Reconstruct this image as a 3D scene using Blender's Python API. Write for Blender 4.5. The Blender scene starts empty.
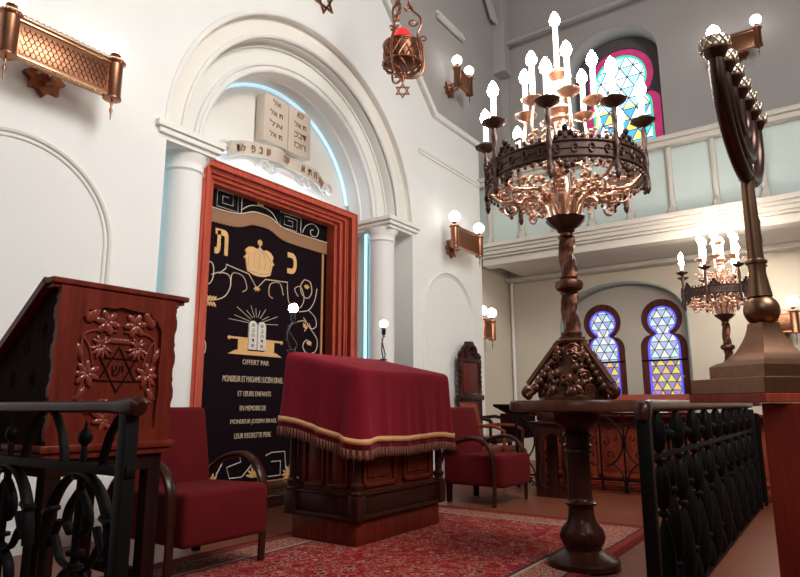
import bpy, bmesh, math, random
from mathutils import Vector, Matrix
R = math.radians
PI = math.pi
rnd = random.Random(7)
SC = bpy.context.scene
COL = SC.collection

# ------------------------------------------------------------------ camera
cam = bpy.data.cameras.new('camera')
cam.sensor_width = 36.0
cam.lens = 620 * 36 / 800
cam.clip_start = .05
camo = bpy.data.objects.new('camera', cam)
COL.objects.link(camo)
_p, _r, _y = R(10.671), R(-.164), R(35.115)
F = Vector((-math.sin(_y) * math.cos(_p), math.cos(_y) * math.cos(_p), math.sin(_p)))
RT = Vector((math.cos(_y), math.sin(_y), 0))
UP = RT.cross(F)
RX = RT * math.cos(_r) + UP * math.sin(_r)
UX = -RT * math.sin(_r) + UP * math.cos(_r)
M = Matrix((RX, UX, -F)).transposed().to_4x4()
M.translation = (0, 0, .97)
camo.matrix_world = M
SC.camera = camo

# ------------------------------------------------------------------ light
SC.view_settings.view_transform = 'Standard'
SC.view_settings.look = 'None'
SC.view_settings.gamma = 1.0
SC.view_settings.use_curve_mapping = False
SC.view_settings.exposure = 0.2
w = bpy.data.worlds.new('world')
SC.world = w
w.use_nodes = True
w.node_tree.nodes['Background'].inputs[0].default_value = (1, .98, .95, 1)
w.node_tree.nodes['Background'].inputs[1].default_value = .05


def area(name, loc, target, size, power, color, sy=None):
    l = bpy.data.lights.new(name, 'AREA')
    l.energy = power
    l.color = color
    l.size = size
    if sy:
        l.shape = 'RECTANGLE'
        l.size_y = sy
    o = bpy.data.objects.new(name, l)
    COL.objects.link(o)
    o.location = loc
    o.rotation_euler = (Vector(target) - Vector(loc)).to_track_quat('-Z', 'Y').to_euler()
    return o


area('nave_fill_light', (2.6, 2.6, 6.2), (-4.6, 4.6, 2.6), 2.6, 410, (1, .985, .955))  # unseen fill added to brighten the ark wall
area('rear_fill_light', (1.5, -2.5, 5.5), (-3.5, 5.5, 1.5), 2.5, 60, (1, .98, .95))  # weaker unseen fill added from behind the camera
area('under_gallery_fill', (-.8, 9.6, 3.25), (-1.8, 9.8, 0), 1.4, 42, (1, .9, .76))  # added fill, brightens the beige wall below the gallery


# ------------------------------------------------------------------ materials
class G:
    """tiny node-graph helper"""

    def __init__(s, name):
        s.m = bpy.data.materials.new(name)
        s.m.use_nodes = True
        s.nt = s.m.node_tree
        s.b = s.nt.nodes['Principled BSDF']

    def n(s, t, **k):
        nd = s.nt.nodes.new(t)
        for a, v in k.items():
            setattr(nd, a, v)
        return nd

    def put(s, nd, i, v):
        if isinstance(v, bpy.types.NodeSocket):
            s.nt.links.new(v, nd.inputs[i])
        elif v is not None:
            nd.inputs[i].default_value = v

    def math(s, op, a, b=None, c=None):
        nd = s.n('ShaderNodeMath', operation=op)
        s.put(nd, 0, a)
        s.put(nd, 1, b)
        s.put(nd, 2, c)
        return nd.outputs[0]

    def mix(s, f, a, b):
        nd = s.n('ShaderNodeMix', data_type='RGBA')
        s.put(nd, 0, f)
        for i, v in ((6, a), (7, b)):
            s.put(nd, i, (*v, 1) if isinstance(v, tuple) and len(v) == 3 else v)
        return nd.outputs[2]

    def ramp(s, f, stops, mode='LINEAR'):
        nd = s.n('ShaderNodeValToRGB')
        nd.color_ramp.interpolation = mode
        e = nd.color_ramp.elements
        while len(e) < len(stops):
            e.new(.5)
        for k, (p, c) in enumerate(stops):
            e[k].position = p
            e[k].color = (*c, 1)
        s.put(nd, 0, f)
        return nd.outputs[0]

    def co(s, scale=(1, 1, 1), kind='Object', rot=(0, 0, 0)):
        t = s.n('ShaderNodeTexCoord')
        mp = s.n('ShaderNodeMapping')
        s.nt.links.new(t.outputs[kind], mp.inputs[0])
        mp.inputs['Scale'].default_value = scale
        mp.inputs['Rotation'].default_value = rot
        return mp.outputs[0]

    def noise(s, vec, scale, detail=4, rough=.55, dist=0.0):
        nd = s.n('ShaderNodeTexNoise')
        s.put(nd, 'Vector', vec)
        nd.inputs['Scale'].default_value = scale
        nd.inputs['Detail'].default_value = detail
        nd.inputs['Roughness'].default_value = rough
        nd.inputs['Distortion'].default_value = dist
        return nd.outputs[0]

    def bump(s, h, strength=.2, dist=.01):
        nd = s.n('ShaderNodeBump')
        nd.inputs['Strength'].default_value = strength
        nd.inputs['Distance'].default_value = dist
        s.put(nd, 'Height', h)
        s.nt.links.new(nd.outputs[0], s.b.inputs['Normal'])

    def set(s, **k):
        for a, v in k.items():
            a = {'col': 'Base Color', 'rough': 'Roughness', 'metal': 'Metallic', 'emit': 'Emission Color', 'es': 'Emission Strength',
                 'spec': 'Specular IOR Level', 'sheen': 'Sheen Weight', 'coat': 'Coat Weight', 'trans': 'Transmission Weight'}[a]
            if isinstance(v, tuple) and len(v) == 3:
                v = (*v, 1)
            s.put(s.b, a, v)
        return s.m


def plaster(name, c, var=.04, rough=.75):
    g = G(name)
    n = g.noise(g.co(kind='Object'), 1.1, 5)
    c2 = tuple(x * (1 - var * 2) for x in c)
    g.bump(g.noise(g.co(kind='Object'), 25, 4), .08, .01)
    return g.set(col=g.mix(n, c, c2), rough=rough, spec=.25)


def wood(name, c1, c2, rough=.35, scale=1.0, axis=2, coat=.06):
    g = G(name)
    sc = [14 * scale] * 3
    sc[axis] = 1.3 * scale
    n = g.noise(g.co(tuple(sc)), 1.6, 6, .6, .6)
    g.bump(n, .12, .004)
    return g.set(col=g.ramp(n, [(.3, c1), (.7, c2)]), rough=rough, coat=coat, spec=.15)


def metal(name, c, rough=.35, var=.5, m=1.0, scale=30):
    g = G(name)
    n = g.noise(g.co(), scale, 4)
    g.bump(n, .1, .003)
    return g.set(col=g.mix(n, c, tuple(x * var for x in c)), rough=rough, metal=m)


def plain(name, c, rough=.6, **k):
    g = G(name)
    n = g.noise(g.co(), 40, 3)
    return g.set(col=g.mix(n, c, tuple(x * .85 for x in c)), rough=rough, **k)


def glow(name, c, s):
    g = G(name)
    return g.set(col=c, emit=c, es=s, rough=.4)


def velvet(name, c, c2, sh=.35):
    g = G(name)
    n = g.noise(g.co((1, 1, 1)), 7, 5, .6)
    g.bump(g.noise(g.co(), 160, 2), .15, .002)
    m = g.set(col=g.mix(n, c, c2), rough=.85, sheen=sh, spec=.12)
    g.b.inputs['Sheen Tint'].default_value = (*[min(1, x * 6 + .1) for x in c], 1)
    g.b.inputs['Sheen Roughness'].default_value = .45
    return m


MT = dict(
    white=plaster('white plaster', (.80, .793, .77)),
    trimw=plaster('white moulding plaster', (.79, .775, .735)),
    niche=plaster('niche plaster', (.80, .76, .70)),
    beige=plaster('beige plaster', (.60, .54, .45)),
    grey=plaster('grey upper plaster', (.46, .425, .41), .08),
    greyl=plaster('grey painted timber', (.46, .43, .41)),
    teal=plaster('grey green reveal paint', (.30, .36, .34)),
    stone=plaster('window stone', (.50, .46, .42)),
    sage=plaster('pale sage panel paint', (.50, .57, .54)),
    cornice=plaster('cream cornice paint', (.52, .485, .43)),
    groove=plaster('dark groove', (.16, .15, .14)),
    red=wood('reddish mahogany', (.075, .008, .005), (.155, .022, .011)),
    carved=wood('carved mahogany', (.075, .010, .006), (.14, .021, .011), rough=.3),
    frame=wood('orange red frame wood', (.38, .055, .033), (.55, .115, .070), rough=.4),
    post=wood('red brown pillar wood', (.13, .012, .007), (.22, .026, .013), rough=.45),
    dark=wood('dark brown wood', (.020, .006, .004), (.050, .013, .008), rough=.3),
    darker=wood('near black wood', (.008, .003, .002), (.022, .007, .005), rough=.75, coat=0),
    brown=wood('brown table wood', (.055, .018, .011), (.10, .034, .020), rough=.3),
    orange=wood('orange bench wood', (.20, .030, .014), (.34, .06, .028), rough=.4),
    tan=wood('tan chair wood', (.15, .028, .014), (.23, .05, .026), rough=.35),
    floor=None,
    velvet=velvet('crimson velvet', (.215, .008, .020), (.14, .005, .012)),
    seat=velvet('dark crimson upholstery', (.115, .006, .008), (.07, .003, .005), .15),
    curtain=velvet('black plum velvet', (.010, .003, .007), (.006, .002, .004), .06),
    curtain2=velvet('black velvet', (.005, .003, .004), (.003, .002, .003), .05),
    copper=metal('copper brass', (.44, .20, .115), .36, .6),
    brass=metal('warm brass', (.62, .36, .21), .30, .6),
    bronze=metal('dark bronze', (.20, .085, .055), .40, .45, .85),
    branch=metal('pale copper branches', (.90, .60, .45), .35, .7),
    band=metal('old brown metal band', (.13, .075, .06), .45, .5, .6),
    agedbrass=metal('aged brass pedestal', (.27, .145, .09), .36, .65),
    menorah=metal('dark polished bronze', (.07, .035, .027), .32, .6, .8),
    weave=metal('light woven brass', (.80, .68, .55), .4, .4, .8, 60),
    iron=metal('black wrought iron', (.006, .005, .005), .5, .6, .0),
    steel=metal('dull lamp metal', (.10, .09, .10), .35, .7),
    gold=plain('gold embroidery', (.78, .46, .18), .5),
    pale=plain('pale gold thread', (.70, .55, .40), .55),
    silver=plain('silver thread', (.72, .68, .62), .5),
    ink=plain('dark letter thread', (.05, .03, .04), .7),
    goldband=plain('gold ribbon', (.66, .33, .14), .5),
    fringe=plain('dark red fringe', (.10, .014, .010), .8),
    goldfringe=plain('bronze gold fringe', (.36, .19, .10), .7),
    relief=plaster('relief stone', (.62, .53, .44)),
    reliefw=plaster('relief white scroll', (.74, .72, .69)),
    letter=plain('brown painted letters', (.30, .16, .09), .7),
    redglass=glow('red lamp glass', (.75, .02, .03), .55),
    candle=glow('candle tube bloom glow', (1, .95, .86), 2.2),  # bloom of the bulbs painted as a glow on the tubes
    bulb=glow('candle bulb', (1, .93, .83), 85),
    globe=glow('sconce globe', (1, .97, .92), 6),
    deskbulb=glow('desk bulb', (1, .93, .84), 55),
    offbulb=plain('unlit white bulb', (.8, .8, .8), .3),
    cyan=glow('cyan light strip', (.30, .80, 1.0), 1.6),
    cold=glow('cold white light strip', (.58, .83, 1.0), 14),
    tubew=plain('white fixture enamel', (.78, .74, .70), .4),
    paper=plain('white cloth', (.75, .78, .82), .6),
    book=plain('purple brown leather', (.16, .05, .06), .5),
)


def floor_mat():
    g = G('oiled floor boards')
    v = g.co((1, 1, 1))
    br = g.n('ShaderNodeTexBrick')
    g.put(br, 'Vector', v)
    br.inputs['Scale'].default_value = 1
    br.inputs['Brick Width'].default_value = 1.3
    br.inputs['Row Height'].default_value = .11
    br.inputs['Mortar Size'].default_value = .003
    br.inputs['Color1'].default_value = (.23, .065, .030, 1)
    br.inputs['Color2'].default_value = (.18, .048, .024, 1)
    br.inputs['Mortar'].default_value = (.08, .025, .015, 1)
    n = g.noise(g.co((2, 14, 2)), 2, 5)
    g.bump(n, .08, .003)
    return g.set(col=g.mix(g.math('MULTIPLY', n, .5), br.outputs[0], (.11, .03, .016)), rough=.42)


MT['floor'] = floor_mat()
MT['iron'].node_tree.nodes['Principled BSDF'].inputs['Specular IOR Level'].default_value = .10
MT['carvedgloss'] = wood('glossy carved mahogany', (.13, .022, .013), (.22, .042, .026), .16, coat=.7)
MT['palecyan'] = glow('pale blue glow tube', (.55, .82, 1.0), .55)
MT['darker'].node_tree.nodes['Principled BSDF'].inputs['Specular IOR Level'].default_value = .04
MT['strand'] = plain('brown fringe strands', (.20, .065, .035), .8)


def rug_mat(cx, cy, hx, hy):
    """oriental rug: red field with floral scatter, cream and dark borders (object coordinates centred)"""
    g = G('oriental rug wool')
    t = g.n('ShaderNodeTexCoord')
    sp = g.n('ShaderNodeSeparateXYZ')
    g.nt.links.new(t.outputs['Object'], sp.inputs[0])
    ax = g.math('SUBTRACT', hx, g.math('ABSOLUTE', sp.outputs[0]))
    ay = g.math('SUBTRACT', hy, g.math('ABSOLUTE', sp.outputs[1]))
    d = g.math('MINIMUM', ax, ay)
    v = t.outputs['Object']
    vo = g.n('ShaderNodeTexVoronoi', feature='F1')
    g.put(vo, 'Vector', v)
    vo.inputs['Scale'].default_value = 11
    vo2 = g.n('ShaderNodeTexVoronoi', feature='F1')
    g.put(vo2, 'Vector', v)
    vo2.inputs['Scale'].default_value = 44
    n = g.noise(v, 7, 5, .7, 2.5)
    n2 = g.noise(v, 30, 3, .7, 3)
    field = g.ramp(n, [(0, (.22, .008, .012)), (.50, (.27, .010, .013)), (.535, (.46, .30, .21)), (.553, (.25, .009, .012)),
                       (.64, (.03, .02, .04)), (.675, (.26, .010, .012))], 'CONSTANT')
    flo = g.ramp(vo.outputs['Distance'], [(0, (.48, .32, .22)), (.12, (.03, .02, .04)), (.24, (.30, .02, .02)), (.33, (.46, .30, .21)), (.37, (1, 0, 0))], 'CONSTANT')
    msk = g.math('LESS_THAN', vo.outputs['Distance'], .37)
    rn = g.math('GREATER_THAN', g.n('ShaderNodeSeparateColor').outputs[0], .5)
    sepc = g.n('ShaderNodeSeparateColor')
    g.nt.links.new(vo.outputs['Color'], sepc.inputs[0])
    pick = g.math('GREATER_THAN', sepc.outputs[0], .45)
    c = g.mix(g.math('MULTIPLY', msk, pick), field, flo)
    c = g.mix(g.math('GREATER_THAN', n2, .63), c, (.46, .30, .21))
    bcol = g.ramp(vo2.outputs['Distance'], [(0, (.25, .012, .015)), (.22, (.03, .02, .04)), (.34, (.44, .31, .22)), (.5, (.28, .05, .035))], 'CONSTANT')
    c = g.mix(g.math('LESS_THAN', d, .36), c, bcol)
    for a, b, cc in ((.36, .385, (.05, .03, .05)), (.34, .36, (.42, .30, .20)), (.10, .12, (.05, .03, .05)), (.05, .10, (.24, .03, .02)), (0, .05, (.13, .012, .012))):
        m_ = g.math('MULTIPLY', g.math('GREATER_THAN', d, a), g.math('LESS_THAN', d, b))
        c = g.mix(m_, c, cc)
    g.bump(g.noise(v, 220, 2), .4, .004)
    return g.set(col=c, rough=.95, spec=.1)


def stained(name, s, up1, dn1, zsplit, up2, dn2, strength, third=None):
    """triangle lattice stained glass in object XZ; colours by cell, lead lines between"""
    g = G(name)
    t = g.n('ShaderNodeTexCoord')
    sp = g.n('ShaderNodeSeparateXYZ')
    g.nt.links.new(t.outputs['Object'], sp.inputs[0])
    u = g.math('DIVIDE', sp.outputs[0], s)
    p = g.math('DIVIDE', sp.outputs[2], s * .866)
    hp = g.math('MULTIPLY', p, .5)
    q = g.math('SUBTRACT', u, hp)
    r = g.math('ADD', u, hp)
    fp, fq, fr = [g.math('FRACT', g.math('ADD', a, 100.0)) for a in (p, q, r)]
    upm = g.math('LESS_THAN', g.math('ADD', fp, fq), 1.0)
    cv = g.n('ShaderNodeCombineXYZ')
    g.put(cv, 0, g.math('FLOOR', p))
    g.put(cv, 1, g.math('FLOOR', q))
    g.put(cv, 2, upm)
    wn = g.n('ShaderNodeTexWhiteNoise', noise_dimensions='3D')
    g.nt.links.new(cv.outputs[0], wn.inputs['Vector'])
    rn = wn.outputs['Value']
    top = g.mix(upm, g.ramp(rn, [(0, dn1[0]), (.5, dn1[1])], 'CONSTANT'), g.ramp(rn, [(0, up1[0]), (.5, up1[1])], 'CONSTANT'))
    bot = g.mix(upm, g.ramp(rn, [(0, dn2[0]), (.5, dn2[1])], 'CONSTANT'), g.ramp(rn, [(0, up2[0]), (.6, up2[1])], 'CONSTANT'))
    c = g.mix(g.math('GREATER_THAN', sp.outputs[2], zsplit), bot, top)
    e = None
    for f_ in (fp, fq, fr):
        d = g.math('MINIMUM', f_, g.math('SUBTRACT', 1.0, f_))
        e = d if e is None else g.math('MINIMUM', e, d)
    lead = g.math('LESS_THAN', e, .045)
    c = g.mix(lead, c, (.02, .02, .03))
    g.bump(g.noise(g.co(), 30, 2), .3, .004)
    return g.set(col=g.mix(lead, (.1, .1, .1), (.02, .02, .02)), emit=c, es=strength, rough=.25)


# ------------------------------------------------------------------ mesh helpers
def link(o, parent=None):
    COL.objects.link(o)
    if parent is not None:
        o.parent = parent
    return o


def obj(name, bm, mat, parent=None, loc=None, rotz=0, smooth=True, mats=None):
    me = bpy.data.meshes.new(name)
    if isinstance(bm, bmesh.types.BMesh):
        bmesh.ops.recalc_face_normals(bm, faces=bm.faces)
        bm.to_mesh(me)
        bm.free()
    else:
        me = bm
        me.name = name
    me.materials.clear()
    for m_ in ([MT[mat]] if isinstance(mat, str) else [mat]) + [MT[x] for x in (mats or [])]:
        me.materials.append(m_)
    if smooth:
        me.polygons.foreach_set('use_smooth', [True] * len(me.polygons))
        me.set_sharp_from_angle(angle=R(38))
    o = bpy.data.objects.new(name, me)
    link(o, parent)
    if loc is not None:
        o.location = loc
    o.rotation_euler = (0, 0, rotz)
    return o


def tag(o, label=None, cat=None, group=None, kind=None):
    if label:
        o['label'] = label
    if cat:
        o['category'] = cat
    if group:
        o['group'] = group
    if kind:
        o['kind'] = kind
    return o


def thing(name, label, cat, loc=(0, 0, 0), rotz=0, group=None, scale=1):
    o = bpy.data.objects.new(name, None)
    o.empty_display_size = .1
    link(o)
    o.location = loc
    o.rotation_euler = (0, 0, rotz)
    o.scale = (scale,) * 3
    return tag(o, label, cat, group)


def struct(name, bm, mat, **k):
    return tag(obj(name, bm, mat, **k), kind='structure')


def dup(root, loc, rotz, label, scale=None):
    def cp(o, parent):
        c = o.copy()
        COL.objects.link(c)
        if parent is not None:
            c.parent = parent
        for ch in list(o.children):
            cp(ch, c)
        return c
    r = cp(root, None)
    r.location = loc
    r.rotation_euler = (0, 0, rotz)
    if scale:
        r.scale = (scale,) * 3
    r['label'] = label
    return r


def BM():
    return bmesh.new()


def box(bm, c, s, rot=None, bevel=0.0, taper=None, seg=2):
    """box centred at c with size s; rot = Euler tuple; taper = (tx,ty) scale of the top"""
    vs = []
    for z in (-.5, .5):
        k = (1, 1) if (taper is None or z < 0) else taper
        for x, y in ((-.5, -.5), (.5, -.5), (.5, .5), (-.5, .5)):
            vs.append(Vector((x * s[0] * k[0], y * s[1] * k[1], z * s[2])))
    if rot:
        from mathutils import Euler
        m_ = Euler(rot).to_matrix()
        vs = [m_ @ v for v in vs]
    vv = [bm.verts.new(v + Vector(c)) for v in vs]
    fs = [bm.faces.new([vv[i] for i in f]) for f in ((3, 2, 1, 0), (4, 5, 6, 7), (0, 1, 5, 4), (1, 2, 6, 5), (2, 3, 7, 6), (3, 0, 4, 7))]
    if bevel:
        es = list({e for f in fs for e in f.edges})
        bmesh.ops.bevel(bm, geom=es, offset=bevel, segments=seg, affect='EDGES', profile=.5)
    return bm


def bb(bm, a, b, **k):
    """box by two corners"""
    c = [(x + y) / 2 for x, y in zip(a, b)]
    return box(bm, c, [abs(y - x) for x, y in zip(a, b)], **k)


def frame_of(d):
    d = Vector(d).normalized()
    a = Vector((0, 0, 1)) if abs(d.z) < .9 else Vector((1, 0, 0))
    u = d.cross(a).normalized()
    return u, d.cross(u)


def lathe(bm, prof, c=(0, 0, 0), seg=20, axis=(0, 0, 1), wob=None):
    """revolve [(r,h)...] about axis through c. wob(theta,k) radius factor"""
    ax = Vector(axis).normalized()
    if abs(ax.z) > .999:
        u, v = Vector((1, 0, 0)), Vector((0, 1, 0))
    else:
        u, v = frame_of(ax)
    rings = []
    for k, (r, h) in enumerate(prof):
        p = Vector(c) + ax * h
        if r < 1e-5:
            rings.append([bm.verts.new(p)])
        else:
            rr = []
            for i in range(seg):
                t = 2 * PI * i / seg
                q = r * (wob(t, k) if wob else 1)
                rr.append(bm.verts.new(p + (u * math.cos(t) + v * math.sin(t)) * q))
            rings.append(rr)
    for a, b in zip(rings, rings[1:]):
        if len(a) == 1 and len(b) == 1:
            continue
        for i in range(seg):
            j = (i + 1) % seg
            if len(a) == 1:
                bm.faces.new((a[0], b[i], b[j]))
            elif len(b) == 1:
                bm.faces.new((a[i], b[0], a[j]))
            else:
                bm.faces.new((a[i], a[j], b[j], b[i]))
    for rr in (rings[0], rings[-1]):
        if len(rr) > 1:
            try:
                bm.faces.new(rr)
            except ValueError:
                pass
    return bm


def cyl(bm, c, r, h, seg=20, axis=(0, 0, 1)):
    return lathe(bm, [(r, 0), (r, h)], c, seg, axis)


def ball(bm, c, r, seg=16, sc=(1, 1, 1), rot=None):
    m_ = Matrix.Translation(c) @ (rot.to_4x4() if rot else Matrix.Identity(4)) @ Matrix.Diagonal((*[r * x for x in sc], 1))
    bmesh.ops.create_uvsphere(bm, u_segments=seg, v_segments=max(6, seg // 2), radius=1, matrix=m_)
    return bm


def tube(bm, pts, r, seg=8, flat=None, closed=False):
    """sweep; r number or list; flat=(a,b) ellipse factors (a: in-plane normal, b: binormal)"""
    pts = [Vector(p) for p in pts]
    n = len(pts)
    rs = r if isinstance(r, (list, tuple)) else [r] * n
    tang = []
    for i in range(n):
        a = pts[(i - 1) % n] if closed else pts[max(0, i - 1)]
        b = pts[(i + 1) % n] if closed else pts[min(n - 1, i + 1)]
        tang.append((b - a).normalized())
    u, v = frame_of(tang[0])
    rings = []
    for i in range(n):
        t = tang[i]
        u = (u - t * u.dot(t))
        if u.length < 1e-6:
            u, _ = frame_of(t)
        u.normalize()
        v = t.cross(u)
        fa, fb = flat or (1, 1)
        rings.append([bm.verts.new(pts[i] + (u * math.cos(2 * PI * k / seg) * fa + v * math.sin(2 * PI * k / seg) * fb) * rs[i]) for k in range(seg)])
    m_ = n if closed else n - 1
    for i in range(m_):
        a, b = rings[i], rings[(i + 1) % n]
        for k in range(seg):
            bm.faces.new((a[k], a[(k + 1) % seg], b[(k + 1) % seg], b[k]))
    if not closed:
        bm.faces.new(rings[0])
        bm.faces.new(rings[-1])
    return bm


def arc(c, r, a0, a1, n=16, plane='xz', ry=None):
    out = []
    ry = ry or r
    for i in range(n + 1):
        t = R(a0 + (a1 - a0) * i / n)
        a, b = r * math.cos(t), ry * math.sin(t)
        c_ = Vector(c)
        out.append(c_ + {'xz': Vector((a, 0, b)), 'yz': Vector((0, a, b)), 'xy': Vector((a, b, 0))}[plane])
    return out


def spiral(c, r0, r1, a0, a1, n=24, plane='xz', mirror=1):
    out = []
    for i in range(n + 1):
        k = i / n
        t = R(a0 + (a1 - a0) * k)
        r = r0 + (r1 - r0) * k
        a, b = r * math.cos(t) * mirror, r * math.sin(t)
        out.append(Vector(c) + {'xz': Vector((a, 0, b)), 'yz': Vector((0, a, b)), 'xy': Vector((a, b, 0))}[plane])
    return out


WX = Matrix(((0, 0, 1, 0), (1, 0, 0, 0), (0, 1, 0, 0), (0, 0, 0, 1)))      # (u,v,n) -> (n, u, v): plane x=const, u=y, v=z
WY = Matrix(((1, 0, 0, 0), (0, 0, -1, 0), (0, 1, 0, 0), (0, 0, 0, 1)))     # (u,v,n) -> (u,-n,v): plane y=const facing -y


def prism(loops, depth, M_=WX, off=0.0, bevel=0.0):
    """filled 2-D outline(s) with holes, extruded 0..depth along n, as a new mesh"""
    c = bpy.data.curves.new('o', 'CURVE')
    c.dimensions = '2D'
    c.fill_mode = 'BOTH'
    c.extrude = depth / 2
    c.bevel_depth = bevel
    for L in loops:
        s = c.splines.new('POLY')
        s.points.add(len(L) - 1)
        for p, q in zip(s.points, L):
            p.co = (q[0], q[1], 0, 1)
        s.use_cyclic_u = True
    o = bpy.data.objects.new('o', c)
    me = bpy.data.meshes.new_from_object(o)
    bpy.data.objects.remove(o)
    me.transform(M_ @ Matrix.Translation((0, 0, off + depth / 2)))
    return me


def text(s, size, M_=WX, at=(0, 0), off=0.0, depth=.004, fit=None, bold=.0, height=None):
    c = bpy.data.curves.new('t', 'FONT')
    c.body = s
    c.size = size
    c.extrude = depth / 2
    c.offset = bold
    c.align_x = 'CENTER'
    c.resolution_u = 3
    o = bpy.data.objects.new('t', c)
    me = bpy.data.meshes.new_from_object(o)
    bpy.data.objects.remove(o)
    xs = [v.co.x for v in me.vertices]
    ys = [v.co.y for v in me.vertices]
    if fit:
        me.transform(Matrix.Diagonal((fit / (max(xs) - min(xs)), 1, 1, 1)))
    if height:
        me.transform(Matrix.Translation((0, -min(ys), 0)))
        me.transform(Matrix.Diagonal((1, height / (max(ys) - min(ys)), 1, 1)))
    me.transform(M_ @ Matrix.Translation((at[0], at[1], off + depth / 2)))
    return me


def addmesh(bm, me, slot=0):
    k = len(bm.faces)
    bm.from_mesh(me)
    bm.faces.ensure_lookup_table()
    if slot:
        for f in bm.faces[k:]:
            f.material_index = slot
    bpy.data.meshes.remove(me)
    return bm


def slot_from(bm, k, s):
    bm.faces.ensure_lookup_table()
    for f in bm.faces[k:]:
        f.material_index = s


def twist(bm, c, r, h, turns, lobes=3, n=28, seg=18, depth=.22):
    rings = []
    for k in range(n + 1):
        z = h * k / n
        rr = []
        for i in range(seg):
            t = 2 * PI * i / seg
            q = r * (1 + depth * math.cos(lobes * t - 2 * PI * turns * k / n))
            rr.append(bm.verts.new(Vector(c) + Vector((q * math.cos(t), q * math.sin(t), z))))
        rings.append(rr)
    for a, b in zip(rings, rings[1:]):
        for i in range(seg):
            j = (i + 1) % seg
            bm.faces.new((a[i], a[j], b[j], b[i]))
    bm.faces.new(rings[0])
    bm.faces.new(rings[-1])
    return bm


def star6(r, c=(0, 0), w=None):
    """loops of a six-pointed star outline; w -> two interlaced triangle rings' loops list"""
    if w is None:
        return [[(c[0] + (r if k % 2 == 0 else r * .577) * math.sin(PI * k / 6), c[1] + (r if k % 2 == 0 else r * .577) * math.cos(PI * k / 6)) for k in range(12)]]
    out = []
    for up in (1, -1):
        out.append([[(c[0] + q * math.sin(2 * PI * k / 3), c[1] + up * q * math.cos(2 * PI * k / 3)) for k in range(3)] for q in (r, r - 2 * w)])
    return out
# ================================================================== THE SETTING
YL = -3.0
b = BM()
bb(b, (-5.6, YL, -.1), (6, 11.6, 0))
struct('floor', b, 'floor')

AC, AR, ZS = 4.93, 1.93, 3.38        # arch centre (y), radius, springing


def archloop(c, r, z0, zs, n=48, rev=False):
    L = [(c - r, z0)] + [(c - r * math.cos(PI * k / n), zs + r * math.sin(PI * k / n)) for k in range(n + 1)] + [(c + r, z0)]
    return L


# front of the ark wall with its gable
outer = [(YL, 0), (AC - AR, 0)] + archloop(AC, AR, 0, ZS)[1:-1] + [(AC + AR, 0), (8.88, 0), (8.88, 5.24), (7.42, 5.24), (4.93, 7.62), (2.44, 5.24), (YL, 5.24)]
struct('wall_left', prism([outer], .34), 'white', loc=(-4.95, 0, 0), smooth=False)
cop = [(8.92, 5.24), (7.44, 5.24), (4.93, 7.64), (2.42, 5.24), (YL, 5.24), (YL, 5.33), (2.38, 5.33), (4.93, 7.77), (7.48, 5.33), (8.92, 5.33)]
struct('trim_1', prism([cop], .42), 'trimw', loc=(-4.97, 0, 0), smooth=False)
b = BM()
bb(b, (-4.62, 7.0, 4.585), (-4.575, 8.9, 4.615)); bb(b, (-4.62, 7.02, 4.54), (-4.59, 8.89, 4.585))
bb(b, (-4.62, YL, 4.585), (-4.575, 2.86, 4.615)); bb(b, (-4.62, YL, 4.54), (-4.59, 2.84, 4.585))
struct('trim_2', b, 'trimw', smooth=False)
# side wall behind and above the ark wall
sw = [(8.6, 0), (10.9, 0), (10.9, 10), (YL, 10), (YL, 5.0), (2.7, 5.0), (2.7, 5.6), (7.1, 5.6), (7.1, 5.0), (8.6, 5.0)]
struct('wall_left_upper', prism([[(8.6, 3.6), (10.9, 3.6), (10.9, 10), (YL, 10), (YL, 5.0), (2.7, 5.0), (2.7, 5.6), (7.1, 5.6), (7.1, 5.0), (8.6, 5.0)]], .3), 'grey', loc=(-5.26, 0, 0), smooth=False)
b = BM()
bb(b, (-5.26, 8.6, 0), (-4.96, 10.9, 3.6))
struct('wall_left_lower', b, 'beige', smooth=False)
# recess of the ark: back wall, stepped archivolts, imposts
b = BM()
bb(b, (-5.6, 2.8, 0), (-5.34, 7.1, 5.6))
struct('wall_recess', b, 'niche', smooth=False)


def ringloop(c, r0, r1, zs, n=56):
    o = [(c - r1 * math.cos(PI * k / n), zs + r1 * math.sin(PI * k / n)) for k in range(n + 1)]
    i = [(c + r0 * math.cos(PI * k / n), zs + r0 * math.sin(PI * k / n)) for k in range(n + 1)]
    return o + i


me = prism([ringloop(AC, 1.70, 1.96, ZS)], .55)
b = BM(); addmesh(b, me)
b2 = prism([ringloop(AC, 1.40, 1.76, ZS)], .42); addmesh(b, b2)
for f in b.verts:
    pass
o = struct('wall_arch', b, 'trimw', loc=(-5.3, 0, 0))
# outer order sits further forward
struct('trim_3', prism([ringloop(AC, 1.735, 1.95, ZS)], .10), 'niche', loc=(-4.80, 0, 0))
b = BM()
for r_, x_, q_ in ((1.93, -4.615, .022), (1.955, -4.61, .012), (1.72, -4.70, .026), (1.66, -4.86, .012), (1.47, -4.87, .018), (1.41, -4.885, .028), (1.40, -5.10, .02)):
    tube(b, [(x_, AC - r_ * math.cos(PI * k / 60), ZS + r_ * math.sin(PI * k / 60)) for k in range(61)], q_, 8)
struct('trim_4', b, 'trimw')
b = BM()
for y0, y1 in ((2.88, 3.60), (6.26, 6.98)):
    bb(b, (-5.3, y0, 3.36), (-4.55, y1, 3.42), bevel=.008)
    bb(b, (-5.3, y0 + .03, 3.31), (-4.575, y1 - .03, 3.36), bevel=.008)
    bb(b, (-5.3, y0 + .06, 3.27), (-4.61, y1 - .06, 3.31))
struct('trim_5', b, 'trimw', smooth=False)
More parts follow.
